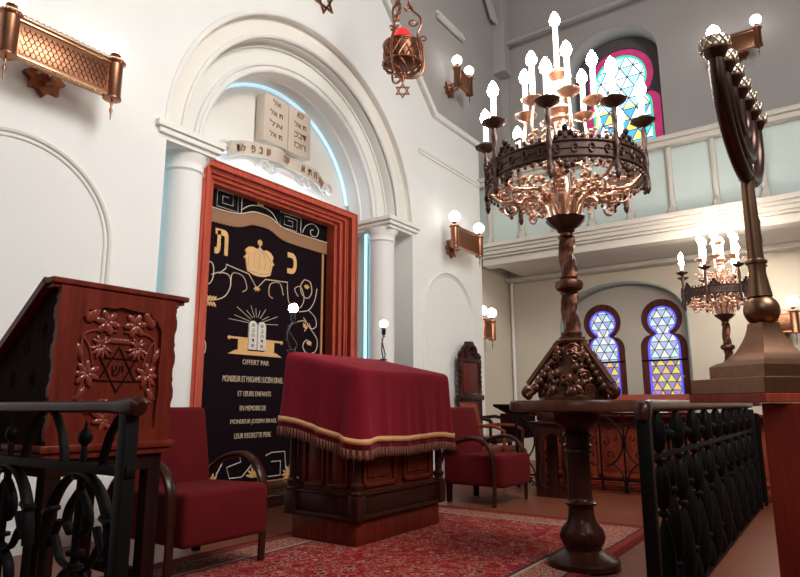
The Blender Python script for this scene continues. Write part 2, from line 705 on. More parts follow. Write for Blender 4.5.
# columns either side of the ark
for yc, n_ in ((3.36, 6), (6.47, 7)):
    b = BM()
    lathe(b, [(.22, 0), (.22, .14), (.20, .16), (.21, .20), (.175, .24), (.170, 3.10), (.19, 3.12), (.175, 3.15), (.18, 3.20), (.23, 3.27), (.23, 3.28)], (-4.85, yc, 0), 40)
    struct('trim_%d' % n_, b, 'white')
b = BM()
for y0, y1 in ((2.98, 3.30), (6.53, 6.88)):
    bb(b, (-5.3, y0, 0), (-5.02, y1, 3.28))
struct('wall_recess_pier', b, 'white', smooth=False)
# blind arch mouldings on the wall
for n_, c_ in ((8, 1.85), (9, 7.83)):
    b = BM()
    for r_, q_ in ((.72, .024), (.675, .012)):
        z_ = 2.18
        P_ = [(-4.608, c_ - r_, 0)] + [(-4.608, c_ - r_ * math.cos(PI * k / 40), z_ + r_ * math.sin(PI * k / 40)) for k in range(41)] + [(-4.608, c_ + r_, 0)]
        tube(b, P_, q_, 8, flat=(1, 1))
    struct('trim_%d' % n_, b, 'trimw')
b = BM()
bb(b, (-4.61, YL, 0), (-4.585, 2.95, .16)); bb(b, (-4.61, 6.95, 0), (-4.585, 8.9, .16))
struct('baseboard_left', b, 'trimw', smooth=False)
# step in front of the ark
b = BM()
bb(b, (-5.3, 3.05, 0), (-4.66, 6.84, .11), bevel=.01)
struct('trim_10', b, 'brown', smooth=False)

# back wall, lower and upper, with window openings


def roundrect_arch(x0, x1, z0, zs, zt, n=36):
    c_, r_ = (x0 + x1) / 2, (x1 - x0) / 2
    return [(x0, z0)] + [(c_ - r_ * math.cos(PI * k / n), zs + (zt - zs) * math.sin(PI * k / n) ** .8) for k in range(n + 1)] + [(x1, z0)]


tw = roundrect_arch(-3.99, -1.90, .6, 2.30, 3.03)
uwo = roundrect_arch(-3.62, -1.98, 4.0, 7.0, 7.80)
struct('wall_back', prism([[(-5.3, 0), (6, 0), (6, 3.5), (-5.3, 3.5)], tw], .25, WY), 'beige', loc=(0, 10.95, 0), smooth=False)
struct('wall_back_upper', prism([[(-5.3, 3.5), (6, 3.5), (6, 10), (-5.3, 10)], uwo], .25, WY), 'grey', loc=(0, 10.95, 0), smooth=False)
# reveals


def reveal(name, loop, y0, y1, mat, inset=0):
    b_ = BM()
    A_ = [b_.verts.new((p[0], y0, p[1])) for p in loop]
    B_ = [b_.verts.new((p[0], y1, p[1])) for p in loop]
    n_ = len(loop)
    for i in range(n_):
        b_.faces.new((A_[i], A_[(i + 1) % n_], B_[(i + 1) % n_], B_[i]))
    o_ = struct(name, b_, mat)
    md = o_.modifiers.new('thick', 'SOLIDIFY')
    md.thickness = .03
    md.offset = 0
    return o_


reveal('trim_11', tw, 10.69, 11.0, 'teal')
reveal('trim_12', uwo, 10.69, 11.25, 'greyl')


def keyhole(cx, zc, r, n_, zn, w_, zs, zb, N=28):
    a = math.asin(min(.99, n_ / r))
    L = [(cx - w_, zb), (cx - w_, zs)]
    k = 8
    for i in range(1, k + 1):        # shoulder in to the neck
        t = (PI / 2) * i / k
        L.append((cx - n_ - (w_ - n_) * math.cos(t), zs + (zn - zs) * math.sin(t)))
    a0 = -PI / 2 - a
    for i in range(N + 1):
        t = a0 - (2 * PI - 2 * a) * i / N
        L.append((cx + r * math.cos(t), zc + r * math.sin(t)))
    for i in range(k, 0, -1):
        t = (PI / 2) * i / k
        L.append((cx + n_ + (w_ - n_) * math.cos(t), zs + (zn - zs) * math.sin(t)))
    L += [(cx + w_, zs), (cx + w_, zb)]
    return L


def sub(L, cx):
    return [(p[0] - cx, p[1]) for p in L]


sg_low = stained('stained glass lower', .155, ((.62, .85, .78), (.80, .90, .72)), ((.34, .40, .85), (.45, .48, .80)), 1.70,
                 ((.72, .66, .10), (.80, .48, .16)), ((.22, .13, .45), (.30, .22, .55)), .95)
sg_up = stained('stained glass upper', .245, ((.75, .95, .95), (.85, .95, .90)), ((.30, .75, .95), (.55, .85, .98)), 6.42,
                ((.80, .70, .12), (.75, .80, .60)), ((.03, .28, .85), (.02, .40, .75)), 2.0)
blue = glow('cobalt glass border', (.10, .10, .85), .75)
green = glow('turquoise glass border', (.02, .62, .42), .9)
pinkg = G('rose glass border')
pinkm = pinkg.set(col=(.1, .02, .04), emit=pinkg.mix(pinkg.noise(pinkg.co(), 5, 2), (.75, .05, .22), (.35, .02, .10)), es=.75, rough=.3)
redsur = wood('dark red window surround', (.06, .012, .010), (.13, .03, .022), .5)
struct('wall_back_recess', prism([[(-4.1, .5), (-1.8, .5), (-1.8, 3.1), (-4.1, 3.1)]] + [keyhole(cx, 2.40, .33, .20, 2.13, .37, 1.92, .6) for cx in (-3.36, -2.36)], .08, WY), 'stone', loc=(0, 11.08, 0), smooth=False)
for i, cx in enumerate((-3.36, -2.36)):
    W_ = tag(obj('window_%d' % (i + 1), prism([sub(keyhole(cx, 2.40, .335, .205, 2.13, .375, 1.92, .6), cx), sub(keyhole(cx, 2.38, .235, .115, 2.13, .26, 1.90, .6), cx)], .04, WY), redsur, loc=(cx, 11.06, 0)), kind='structure')
    obj('border', prism([sub(keyhole(cx, 2.38, .24, .12, 2.13, .265, 1.90, .6), cx), sub(keyhole(cx, 2.38, .205, .085, 2.14, .225, 1.88, .6), cx)], .02, WY), blue, W_)
    obj('pane', prism([sub(keyhole(cx, 2.38, .21, .09, 2.14, .23, 1.88, .6), cx)], .01, WY), sg_low, W_)
    b = BM()
    bb(b, (-.37, -.045, 1.685), (.37, -.02, 1.715))
    obj('saddle_bar', b, 'iron', W_)
cx = -2.78
W_ = tag(obj('window_3', prism([sub(uwo, cx), sub(keyhole(cx, 6.98, .60, .42, 6.62, .68, 6.40, 4.2), cx)], .06, WY), plaster('dark window stone', (.13, .11, .12)), loc=(cx, 11.2, 0)), kind='structure')
obj('border', prism([sub(keyhole(cx, 6.98, .61, .43, 6.62, .69, 6.40, 4.2), cx), sub(keyhole(cx, 6.98, .47, .29, 6.62, .53, 6.38, 4.2), cx)], .02, WY), pinkm, W_)
ib = obj('inner_border', prism([sub(keyhole(cx, 6.98, .475, .295, 6.62, .535, 6.38, 4.2), cx), sub(keyhole(cx, 6.98, .44, .26, 6.62, .495, 6.36, 4.2), cx)], .025, WY), green, W_)
obj('pane', prism([sub(keyhole(cx, 6.98, .445, .265, 6.62, .50, 6.36, 4.2), cx)], .01, WY), sg_up, W_)

# gallery: parapet, cornice, soffit
XG0, XG1 = -4.95, 6.0
b = BM()
bb(b, (XG0, 8.96, 3.5), (XG1, 9.04, 4.56))
struct('wall_gallery', b, 'sage', smooth=False)
b = BM()
bb(b, (XG0, 8.84, 4.545), (XG1, 9.12, 4.62), bevel=.012); bb(b, (XG0, 8.80, 4.62), (XG1, 9.16, 4.69), bevel=.015)
struct('trim_13', b, 'cornice', smooth=False)
b = BM()
bb(b, (-4.6, 8.86, 3.535), (XG1, 8.97, 3.57))
struct('trim_14', b, 'groove', smooth=False)
b = BM()
for z0, z1, y_ in ((3.47, 3.54, 8.74), (3.42, 3.47, 8.78), (3.36, 3.42, 8.81), (3.32, 3.36, 8.85), (3.20, 3.32, 8.90)):
    bb(b, (-4.6, y_, z0), (XG1, 9.15, z1), bevel=.008)
bb(b, (-4.6, 9.1, 3.30), (XG1, 10.75, 3.54))
struct('trim_15', b, 'cornice', smooth=False)
b = BM()
bb(b, (-4.95, 10.45, 3.22), (XG1, 10.71, 3.30), bevel=.02)
struct('trim_16', b, 'cornice', smooth=False)
for k in range(9):
    x_ = -4.45 + .561 * k
    b = BM()
    bb(b, (x_ - .033, 8.90, 3.57), (x_ + .033, 8.97, 4.545), bevel=.01)
    bb(b, (x_ - .05, 8.885, 3.57), (x_ + .05, 8.97, 3.66), bevel=.006)
    bb(b, (x_ - .012, 8.885, 3.70), (x_ + .012, 8.91, 4.50))
    struct('trim_%d' % (17 + k), b, 'cornice', smooth=False)
# roof brace, tie rod and wall post in the upper corner
b = BM()
bb(b, (-4.97, 10.30, 7.45), (-4.72, 10.55, 10), bevel=.015); bb(b, (-4.99, 10.27, 7.40), (-4.70, 10.58, 7.50), bevel=.01)
struct('trim_26', b, 'greyl', smooth=False)
b = BM()
bb(b, (-5.0, 10.6, 5.5), (-4.80, 10.72, 10))
struct('trim_27', b, 'greyl', smooth=False)
b = BM()
v0, v1 = Vector((-4.86, 10.3, 8.45)), Vector((-4.9, 9.0, 10.3))
for dy in (0, .1, .2):
    tube(b, [v0 + Vector((0.02 * dy, -dy, .0)), v1 + Vector((0, -dy, 0))], .045, 4)
struct('trim_28', b, 'greyl', smooth=False)
b = BM()
tube(b, [(-4.9, 10.42, 8.05), (4.5, 10.42, 8.15)], .045, 12)
struct('trim_29', b, 'greyl')
# ceiling and the far side walls
b = BM(); bb(b, (-5.3, YL, 10), (6, 11.2, 10.15))
struct('ceiling', b, 'greyl', smooth=False)
b = BM(); bb(b, (6, YL, 0), (6.2, 11.2, 10))
struct('wall_right', b, 'beige', smooth=False)
# conduit in the corner under the gallery
b = BM()
tube(b, [(-4.90, 10.64, 0), (-4.90, 10.64, 3.22)], .028, 10)
for z_ in (.9, 1.8, 2.9):
    cyl(b, (-4.90, 10.64, z_), .036, .03, 12)
tag(obj('conduit_pipe', b, 'trimw'), 'thin cream pipe running up the corner under the gallery', 'pipe')
# ================================================================== THE ARK
T = thing('holy_ark', 'reddish wooden ark front with stepped mouldings around the dark embroidered curtain', 'ark', (-4.96, 4.85, .11))
H_, y0, y1 = 3.32, -1.24, 1.23


def ubar(bm, o, i, x0, x1, top=.65):
    """inverted-U bar: outer inset o, inner inset i from the frame outline, x0..x1"""
    addmesh(bm, prism([[(y0 + o, 0), (y0 + o, H_ - o * top), (y1 - o, H_ - o * top), (y1 - o, 0), (y1 - i, 0), (y1 - i, H_ - i * top), (y0 + i, H_ - i * top), (y0 + i, 0)]], x1 - x0, WX, x0))


b = BM(); ubar(b, 0, .115, -.265, .0); obj('outer_moulding', b, 'frame', T, smooth=False)
b = BM(); ubar(b, .085, .115, 0, .012); ubar(b, .0, .02, 0, .012); ubar(b, .115, .18, -.265, -.05); ubar(b, .135, .15, -.05, -.038); ubar(b, .18, .235, -.265, -.09)
obj('inner_moulding', b, 'frame', T, smooth=False)
b = BM(); ubar(b, .235, .285, -.265, -.14); obj('reveal_board', b, 'frame', T, smooth=False)
b = BM(); bb(b, (-.28, y0 + .2, 0), (-.04, y1 - .2, .05), bevel=.01); obj('sill', b, 'brown', T)

CX = -5.13


def wavey(bm, ya, yb, za, zb, amp, n, x=0, m=4):
    g = [[bm.verts.new((x + amp * math.sin(i * 1.1) * (.6 + .4 * math.sin(i * .37)), ya + (yb - ya) * i / n, za + (zb - za) * j / m)) for i in range(n + 1)] for j in range(m + 1)]
    for j in range(m):
        for i in range(n):
            bm.faces.new((g[j][i], g[j][i + 1], g[j + 1][i + 1], g[j + 1][i]))


T = thing('ark_curtain', 'black velvet ark curtain embroidered with a gold crown, letters and tablets', 'curtain', (-5.25, 4.871, .115), scale=1.0234)
oy, oz = 4.76, .12
b = BM()
bb(b, (-.02, 3.74 - oy, 0), (0, 5.80 - oy, 3.18), bevel=.004)
obj('cloth', b, 'curtain', T)


def L(*pts):
    return [(p[0] - oy, p[1] - oz) for p in pts]


def stitch(name, lines, mat, w=.007, x=.004, parent=T):
    b_ = BM()
    for ln in lines:
        tube(b_, [(x, p[0], p[1]) for p in ln], w, 5, flat=(.8, 1))
    return obj(name, b_, mat, parent)


def smoothln(pts, n=6):
    out = []
    P_ = [pts[0]] + list(pts) + [pts[-1]]
    for i in range(1, len(P_) - 2):
        for k in range(n):
            t = k / n
            a, b_, c, d = [Vector(q) for q in (P_[i - 1], P_[i], P_[i + 1], P_[i + 2])]
            q = .5 * ((2 * b_) + (-a + c) * t + (2 * a - 5 * b_ + 4 * c - d) * t * t + (-a + 3 * b_ - 3 * c + d) * t ** 3)
            out.append((q.x, q.y))
    out.append(tuple(pts[-1]))
    return out


def bell(y, base, amp=.10, c=4.57, wd=.235):
    d = (y - c) / wd
    return base + amp * (1 / (1 + abs(d) ** 4))


# top valance with its fringe
N = 60
ys = [3.75 + (5.79 - 3.75) * i / N for i in range(N + 1)]
lo = [(y - oy, bell(y, 2.955) - oz) for y in ys]
me = prism([[(ys[0] - oy, 3.18)] + lo + [(ys[-1] - oy, 3.18)]], .02, WX, .004)
V_ = obj('valance', me, 'curtain2', T, smooth=False)
stitch('valance_trim', [[(p[0], p[1] + .012) for p in lo]], 'pale', .008, .026, V_)
b = BM()
for i in range(N * 2):
    y = 3.76 + (5.78 - 3.76) * i / (N * 2)
    z1 = bell(y, 2.955) - oz
    bb(b, (.012, y - oy, z1 - .135 + .004 * math.sin(i * 2.2)), (.024, y - oy + .0145, z1 + .004))
obj('fringe', b, 'goldfringe', V_, smooth=False)


def meander(c, w_, h_, m_=1):
    q = [(-1, -1), (-1, 1), (1, 1), (1, -1), (-.62, -1), (-.62, .6), (.6, .6), (.6, -.55), (-.2, -.55), (-.2, .15), (.25, .15)]
    return [(c[0] + m_ * a * w_ / 2, c[1] + b_ * h_ / 2) for a, b_ in q]


stitch('meander', [L(*meander((4.06, 3.11), .34, .22)), L(*meander((5.02, 3.08), .34, .18, -1)), L(*smoothln([(4.28, 3.2), (4.28, 2.99)])), L(*smoothln([(4.28, 3.04), (4.40, 3.12), (4.56, 3.15), (4.72, 3.12), (4.82, 3.02)])),
                   L(*smoothln([(5.22, 3.0), (5.28, 3.1), (5.40, 3.15), (5.50, 3.10), (5.47, 3.01), (5.38, 3.0), (5.36, 3.06), (5.41, 3.08)]))], 'silver', .005, .026, V_)
b = BM()
for dy, dz in ((-.035, .01), (0, .03), (.035, .01)):
    ball(b, (.026, 4.545 - oy + dy, 3.19 - oz + dz), .018, 10, (.4, 1, 1.6))
bb(b, (.02, 4.50 - oy, 3.155 - oz), (.03, 4.59 - oy, 3.185 - oz))
obj('small_crown', b, 'redglass' if False else 'goldband', V_)

# crown
def ellipse(c, a, b_, n=24, t0=0, t1=360):
    return [(c[0] + a * math.cos(R(t0 + (t1 - t0) * i / n)), c[1] + b_ * math.sin(R(t0 + (t1 - t0) * i / n))) for i in range(n + 1)]


K = (4.575, 2.50)
crown = [(-.17, -.11), (-.20, .02), (-.225, .03), (-.19, .07), (-.21, .12), (-.16, .16), (-.10, .17), (-.05, .155), (0, .18), (.05, .155), (.10, .17), (.16, .15), (.20, .11), (.19, .06), (.22, .02), (.195, .01), (.165, -.11), (.08, -.14), (0, -.148), (-.08, -.14)]
CR = obj('crown', prism([[(K[0] + a - oy, K[1] + c - oz) for a, c in crown]], .016, WX, .002), 'gold', T)
b = BM()
for k in range(5):
    tube(b, [(.022, K[0] - oy + y_, K[1] - oz + z_) for y_, z_ in smoothln([(-.15 + .075 * k, -.06), (-.16 + .08 * k, .03), (-.12 + .06 * k, .10), (-.02 + .01 * k, .16)])], .0045, 5)
for k in range(8):
    ball(b, (.02, K[0] - oy - .13 + .037 * k, K[1] - oz - .085 - .018 * math.sin(PI * (k + .5) / 8)), .014, 8, (.4, 1, 1))
obj('crown_lines', b, 'relief', CR)
b = BM()
for k in range(6):
    t = PI * k / 3 + PI / 6
    ball(b, (.012, K[0] - oy + .025 * math.cos(t), K[1] - oz + .235 + .025 * math.sin(t)), .014, 8, (.4, 1, 1))
bb(b, (.002, K[0] - oy - .008, K[1] - oz + .16), (.014, K[0] - oy + .008, K[1] - oz + .22))
ball(b, (.012, K[0] - oy, K[1] - oz + .235), .012, 8, (.5, 1, 1))
obj('crown_finial', b, 'gold', CR)
# two Hebrew letters either side
obj('letter', text('\u05ea', .1, WX, (4.06 - oy, 2.50 - oz), .002, .008, fit=.17, height=.27, bold=.004), 'gold', T, smooth=False)
obj('letter', text('\u05db', .1, WX, (5.085 - oy, 2.47 - oz), .002, .008, fit=.15, height=.25, bold=.004), 'gold', T, smooth=False)

# tablets with rays over a scroll stand
b = BM()
for s in (-1, 1):
    c_ = 4.58 + s * .063
    addmesh(b, prism([[(c_ - .056 - oy, 1.545 - oz)] + [(c_ - oy - .056 * math.cos(PI * k / 12), 1.80 - oz + .056 * math.sin(PI * k / 12)) for k in range(13)] + [(c_ + .056 - oy, 1.545 - oz)]], .018, WX, .006))
TB = obj('tablets', b, 'silver', T)
b = BM()
for s in (-1, 1):
    for k in range(5):
        c_, z_ = 4.58 + s * .063 - oy, 1.80 - k * .055 - oz
        addmesh(b, text('\u05d0\u05d1\u05d4\u05d3\u05e9'[k], .05, WX, (c_, z_ - .01), .024, .003, fit=.035, height=.035))
obj('tablet_letters', b, 'ink', TB, smooth=False)
stitch('rays', [L((4.58 + .12 * math.sin(R(a)), 1.80 + .10 * math.cos(R(a))), (4.58 + r_ * math.sin(R(a)), 1.74 + r_ * math.cos(R(a)) * .86)) for a, r_ in ((-72, .40), (-60, .36), (-45, .40), (-30, .30), (-16, .34), (-4, .30), (8, .28), (22, .33), (38, .28), (52, .38), (68, .34))], 'pale', .0035)
b = BM()
for ya, yb in ((4.33, 4.46), (4.70, 4.84)):
    bb(b, (.002, ya - oy, 1.525 - oz), (.012, yb - oy, 1.66 - oz))
for ya, yb, z_ in ((4.22, 4.46, 1.655), (4.70, 4.94, 1.655)):
    bb(b, (.002, ya - oy, z_ - .01 - oz), (.016, yb - oy, z_ + .012 - oz))
ball(b, (.01, 4.21 - oy, 1.65 - oz), .022, 10, (.5, 1, 1)); ball(b, (.01, 4.95 - oy, 1.65 - oz), .022, 10, (.5, 1, 1))
addmesh(b, prism([L((4.20, 1.485), (4.30, 1.53), (4.86, 1.53), (4.96, 1.485))], .014, WX, .002))
obj('scroll_stand', b, 'gold', T, smooth=False)
# dedication
for s, y_, z_, f_, h_ in (('OFFERT PAR', 4.59, 1.385, .37, .052), ('MONSIEUR ET MADAME LUCIEN ISRAEL', 4.575, 1.20, .84, .062), ('ET LEURS ENFANTS', 4.59, 1.055, .46, .052),
                          ('EN MEMOIRE DE', 4.575, .905, .36, .052), ('MONSIEUR JOSEPH ISRAEL', 4.60, .760, .64, .058), ('LEUR REGRETTE PERE', 4.59, .625, .50, .052)):
    obj('inscription', text(s, .06, WX, (y_ - oy, z_ - oz), .002, .005, fit=f_, height=h_, bold=.0), 'pale', T, smooth=False)
# scrollwork at the sides
def mir(ln, c=4.60):
    return [(2 * c - a, b_) for a, b_ in ln]


sc = [smoothln([(3.86, 2.32), (3.92, 2.40), (3.97, 2.36), (3.97, 2.24), (3.92, 2.17), (3.86, 2.22)]),
      smoothln([(3.86, 2.00), (4.02, 2.02), (4.14, 2.08), (4.20, 2.20), (4.17, 2.30), (4.05, 2.31), (3.95, 2.27)]),
      [(4.05, 2.30), (4.13, 2.37), (4.13, 2.41), (4.44, 2.36), (4.56, 2.22), (4.68, 2.34), (5.02, 2.36), (5.02, 2.28)],
      smoothln([(4.20, 2.20), (4.22, 2.33), (4.36, 2.32), (4.42, 2.20), (4.36, 2.15)]), smoothln([(4.96, 2.20), (4.90, 2.33), (4.76, 2.30), (4.74, 2.18), (4.80, 2.14)]),
      smoothln([(5.02, 2.30), (5.06, 2.12), (5.22, 2.08), (5.30, 2.20), (5.24, 2.34), (5.14, 2.30), (5.20, 2.22)]),
      smoothln([(5.30, 2.44), (5.24, 2.36), (5.26, 2.26), (5.36, 2.22), (5.43, 2.30), (5.40, 2.42), (5.30, 2.44)]),
      smoothln([(5.22, 2.04), (5.38, 2.08), (5.48, 2.20), (5.52, 2.36)]), smoothln([(5.38, 2.08), (5.50, 2.0), (5.52, 1.90), (5.44, 1.86), (5.40, 1.92)]),
      smoothln([(5.30, 1.98), (5.42, 1.86), (5.54, 1.74), (5.52, 1.60), (5.38, 1.56), (5.30, 1.64), (5.36, 1.72), (5.44, 1.66)]),
      smoothln([(5.20, 1.92), (5.30, 1.94), (5.38, 1.90), (5.32, 1.82)]),
      smoothln([(5.44, 1.54), (5.44, 1.45), (5.36, 1.40), (5.44, 1.34), (5.52, 1.40), (5.44, 1.45)]),
      smoothln([(3.86, 1.62), (3.92, 1.58), (3.92, 1.48), (3.86, 1.44)])]
stitch('scrollwork', [L(*s) for s in sc], 'pale', .0065)
b = BM()
for c_, r_ in (((5.34, 2.33), 0), ((5.40, 1.66), 0), ((5.31, 1.86), 40), ((4.56, 2.24), 180)):
    for a in (-50, -18, 18, 50):
        t = R(a + r_)
        ball(b, (.006, c_[0] - oy + .03 * math.sin(t), c_[1] - oz + .03 * math.cos(t)), .03, 8, (.25, .35, 1), Matrix.Rotation(-t, 3, 'X'))
for k in range(4):
    for s in (-1, 1):
        ball(b, (.006, 3.90 + k * .035 - oy, 2.0 + s * .03 - oz), .032, 8, (.25, .4, 1), Matrix.Rotation(R(-40 * s), 3, 'X'))
obj('flowers', b, 'gold', T)
# lower band
low = [L((4.14, .42), (4.20, .56), (4.22, .62), (4.42, .66), (4.44, .56), (4.26, .50), (4.30, .34), (4.46, .34), (4.60, .52), (4.60, .64)),
       L((4.78, .62), (4.86, .66), (5.06, .66), (5.08, .40), (5.12, .30), (5.12, .18)), L((4.86, .52), (5.0, .52), (5.0, .30), (4.82, .30)),
       L(*smoothln([(3.90, .30), (4.02, .24), (4.12, .34), (4.14, .44)])), ]
low = [[(p[0], .21 - oz + (p[1] + oz - .30) * .69) for p in l_] for l_ in low]
stitch('lower_scrollwork', low, 'silver', .006)
b = BM()
for c_, r_ in (((4.62, .22), 0), ((4.07, .20), 60), ((5.13, .20), -40)):
    for a in (-75, -45, -18, 18, 45, 75):
        t = R(a + r_)
        ball(b, (.006, c_[0] - oy + .055 * math.sin(t), c_[1] - oz + .055 * math.cos(t)), .055, 8, (.18, .28, 1), Matrix.Rotation(-t, 3, 'X'))
obj('palmettes', b, 'gold', T)
b = BM()
bb(b, (.0, 5.60 - oy, 0), (.010, 5.628 - oy, 2.72)); bb(b, (0, 3.86 - oy, 0), (.010, 3.888 - oy, 2.72))
bb(b, (0, 3.76 - oy, .0), (.014, 5.78 - oy, .05))
obj('border_ribbon', b, 'goldband', T, smooth=False)

# cold light strips beside the columns and on top of the frame
for (x, y, z, sx, sy, sz, m_, lab) in ((-5.0, 6.285, 0.12, .03, .03, 3.1, 'cyan', 'cyan light strip running up the inner side of the right column'),
                                      (-5.0, 3.05, 0.12, .03, .03, 3.1, 'cyan', 'cyan light strip behind the outer side of the left column')):
    b = BM(); bb(b, (x, y, z), (x + sx, y + sy, z + sz), bevel=.006)
    tag(obj('light_strip', b, m_), lab, 'light', 'light strips around the ark')
b = BM(); bb(b, (-5.22, 3.9, 3.435), (-5.17, 5.9, 3.46), bevel=.006)
tag(obj('light_strip', b, 'cold'), 'cold white light strip lying on top of the ark frame', 'light', 'light strips around the ark')
b = BM()
tube(b, [(-5.30, AC - 1.36 * math.cos(t_), ZS + 1.375 * math.sin(t_)) for t_ in [R(12 + 4 * k) for k in range(40)]], .022, 8)  # glowing tube added for the soft blue light on the arch
tag(obj('light_strip', b, 'palecyan'), 'added thin curved pale blue glow tube inside the arch above the ark', 'light', 'light strips around the ark')
# stone tablets and ribbon above the ark
T = thing('stone_tablets', 'pair of stone tablets carved with Hebrew words above the ark', 'sculpture', (-5.33, 4.99, 4.0))
b = BM()
bb(b, (.02, -.39, .0), (.17, -.005, .60), bevel=.012); bb(b, (.02, .005, .0), (.17, .39, .60), bevel=.012)
obj('slab', b, 'relief', T)
b = BM()
for s in (-1, 1):
    for k, w_ in enumerate(('\u05d0\u05e0\u05db\u05d9', '\u05dc\u05d0 \u05ea', '\u05db\u05d1\u05d3', '\u05d6\u05db\u05d5\u05e8') if s > 0 else ('\u05dc\u05d0', '\u05dc\u05d0 \u05ea', '\u05dc\u05d0', '\u05dc\u05d0 \u05ea')):
        addmesh(b, text(w_, .1, WX, (s * .20, .49 - k * .135), .172, .006, fit=.20 if k else .12, height=.07))
obj('carved_words', b, 'letter', T, smooth=False)
T = thing('inscribed_ribbon', 'curling plaster ribbon with gilt Hebrew letters under the stone tablets', 'sculpture', (-5.33, 4.94, 3.715))


def ribbon(bm, pts, h0, th=.02):
    A = [(Vector((p[0], p[1], p[2])), Vector((p[0], p[1], p[2] + h0))) for p in pts]
    lo = [bm.verts.new(a) for a, c in A]; hi = [bm.verts.new(c) for a, c in A]
    lo2 = [bm.verts.new(a - Vector((th, 0, 0))) for a, c in A]; hi2 = [bm.verts.new(c - Vector((th, 0, 0))) for a, c in A]
    n = len(A)
    for i in range(n - 1):
        bm.faces.new((lo[i], lo[i + 1], hi[i + 1], hi[i])); bm.faces.new((lo2[i + 1], lo2[i], hi2[i], hi2[i + 1]))
        bm.faces.new((hi[i], hi[i + 1], hi2[i + 1], hi2[i])); bm.faces.new((lo[i + 1], lo[i], lo2[i], lo2[i + 1]))
    bm.faces.new((lo[0], hi[0], hi2[0], lo2[0])); bm.faces.new((hi[-1], lo[-1], lo2[-1], hi2[-1]))


b = BM()
rp = []
for i in range(61):
    t = i / 60
    y = -.84 + 1.68 * t
    rp.append((.14 + .07 * math.cos(t * PI * 5), y, -.06 + .16 * math.sin(PI * t) - .03 * math.cos(t * PI * 5)))
ribbon(b, rp, .17)
obj('band', b, 'relief', T)
for s in (-1, 1):
    b = BM()
    tube(b, spiral((.12, s * .84, .02), .10, .02, 200, -220, 26, 'yz', s), .022, 8)
    obj('end_curl', b, 'reliefw', T)
b = BM()
for s in (-1, 1):
    tube(b, spiral((.20, s * .34, -.06), .08, .02, 160, -180, 20, 'yz', s), .02, 8)
    tube(b, [(.18, s * (.03 + .06 * k), -.08 + .03 * math.sin(k * 1.3)) for k in range(8)], .018, 8)
ball(b, (.16, 0, -.04), .10, 12, (.8, 1.8, .6))
obj('lower_scroll', b, 'reliefw', T)
b = BM()
for i, w_ in enumerate(('\u05d3\u05e2\u05dc', '\u05e4\u05e0\u05d9', '\u05de\u05d9', '\u05d0\u05ea\u05d4', '\u05e2\u05d5\u05de')):
    for k, ch in enumerate(w_):
        y = (-.70, -.42, .06, .34, .60)[i] + .075 * k
        t = (y + .84) / 1.68
        addmesh(b, text(ch, .1, WX, (y, -.02 + .16 * math.sin(PI * t) - .03 * math.cos(t * PI * 5)), .146 + .07 * math.cos(t * PI * 5), .012, fit=.05, height=.08))
obj('gilt_letters', b, 'letter', T, smooth=False)

# star on the wall
b = BM()
for Ls in star6(.19, (0, 0), .022):
    addmesh(b, prism(Ls, .02, WX))
tag(obj('wall_star', b, 'copper', loc=(-4.606, 4.96, 5.78), smooth=False), 'copper six pointed star fixed to the white wall above the arch', 'star')

# ================================================================== WALL LAMPS


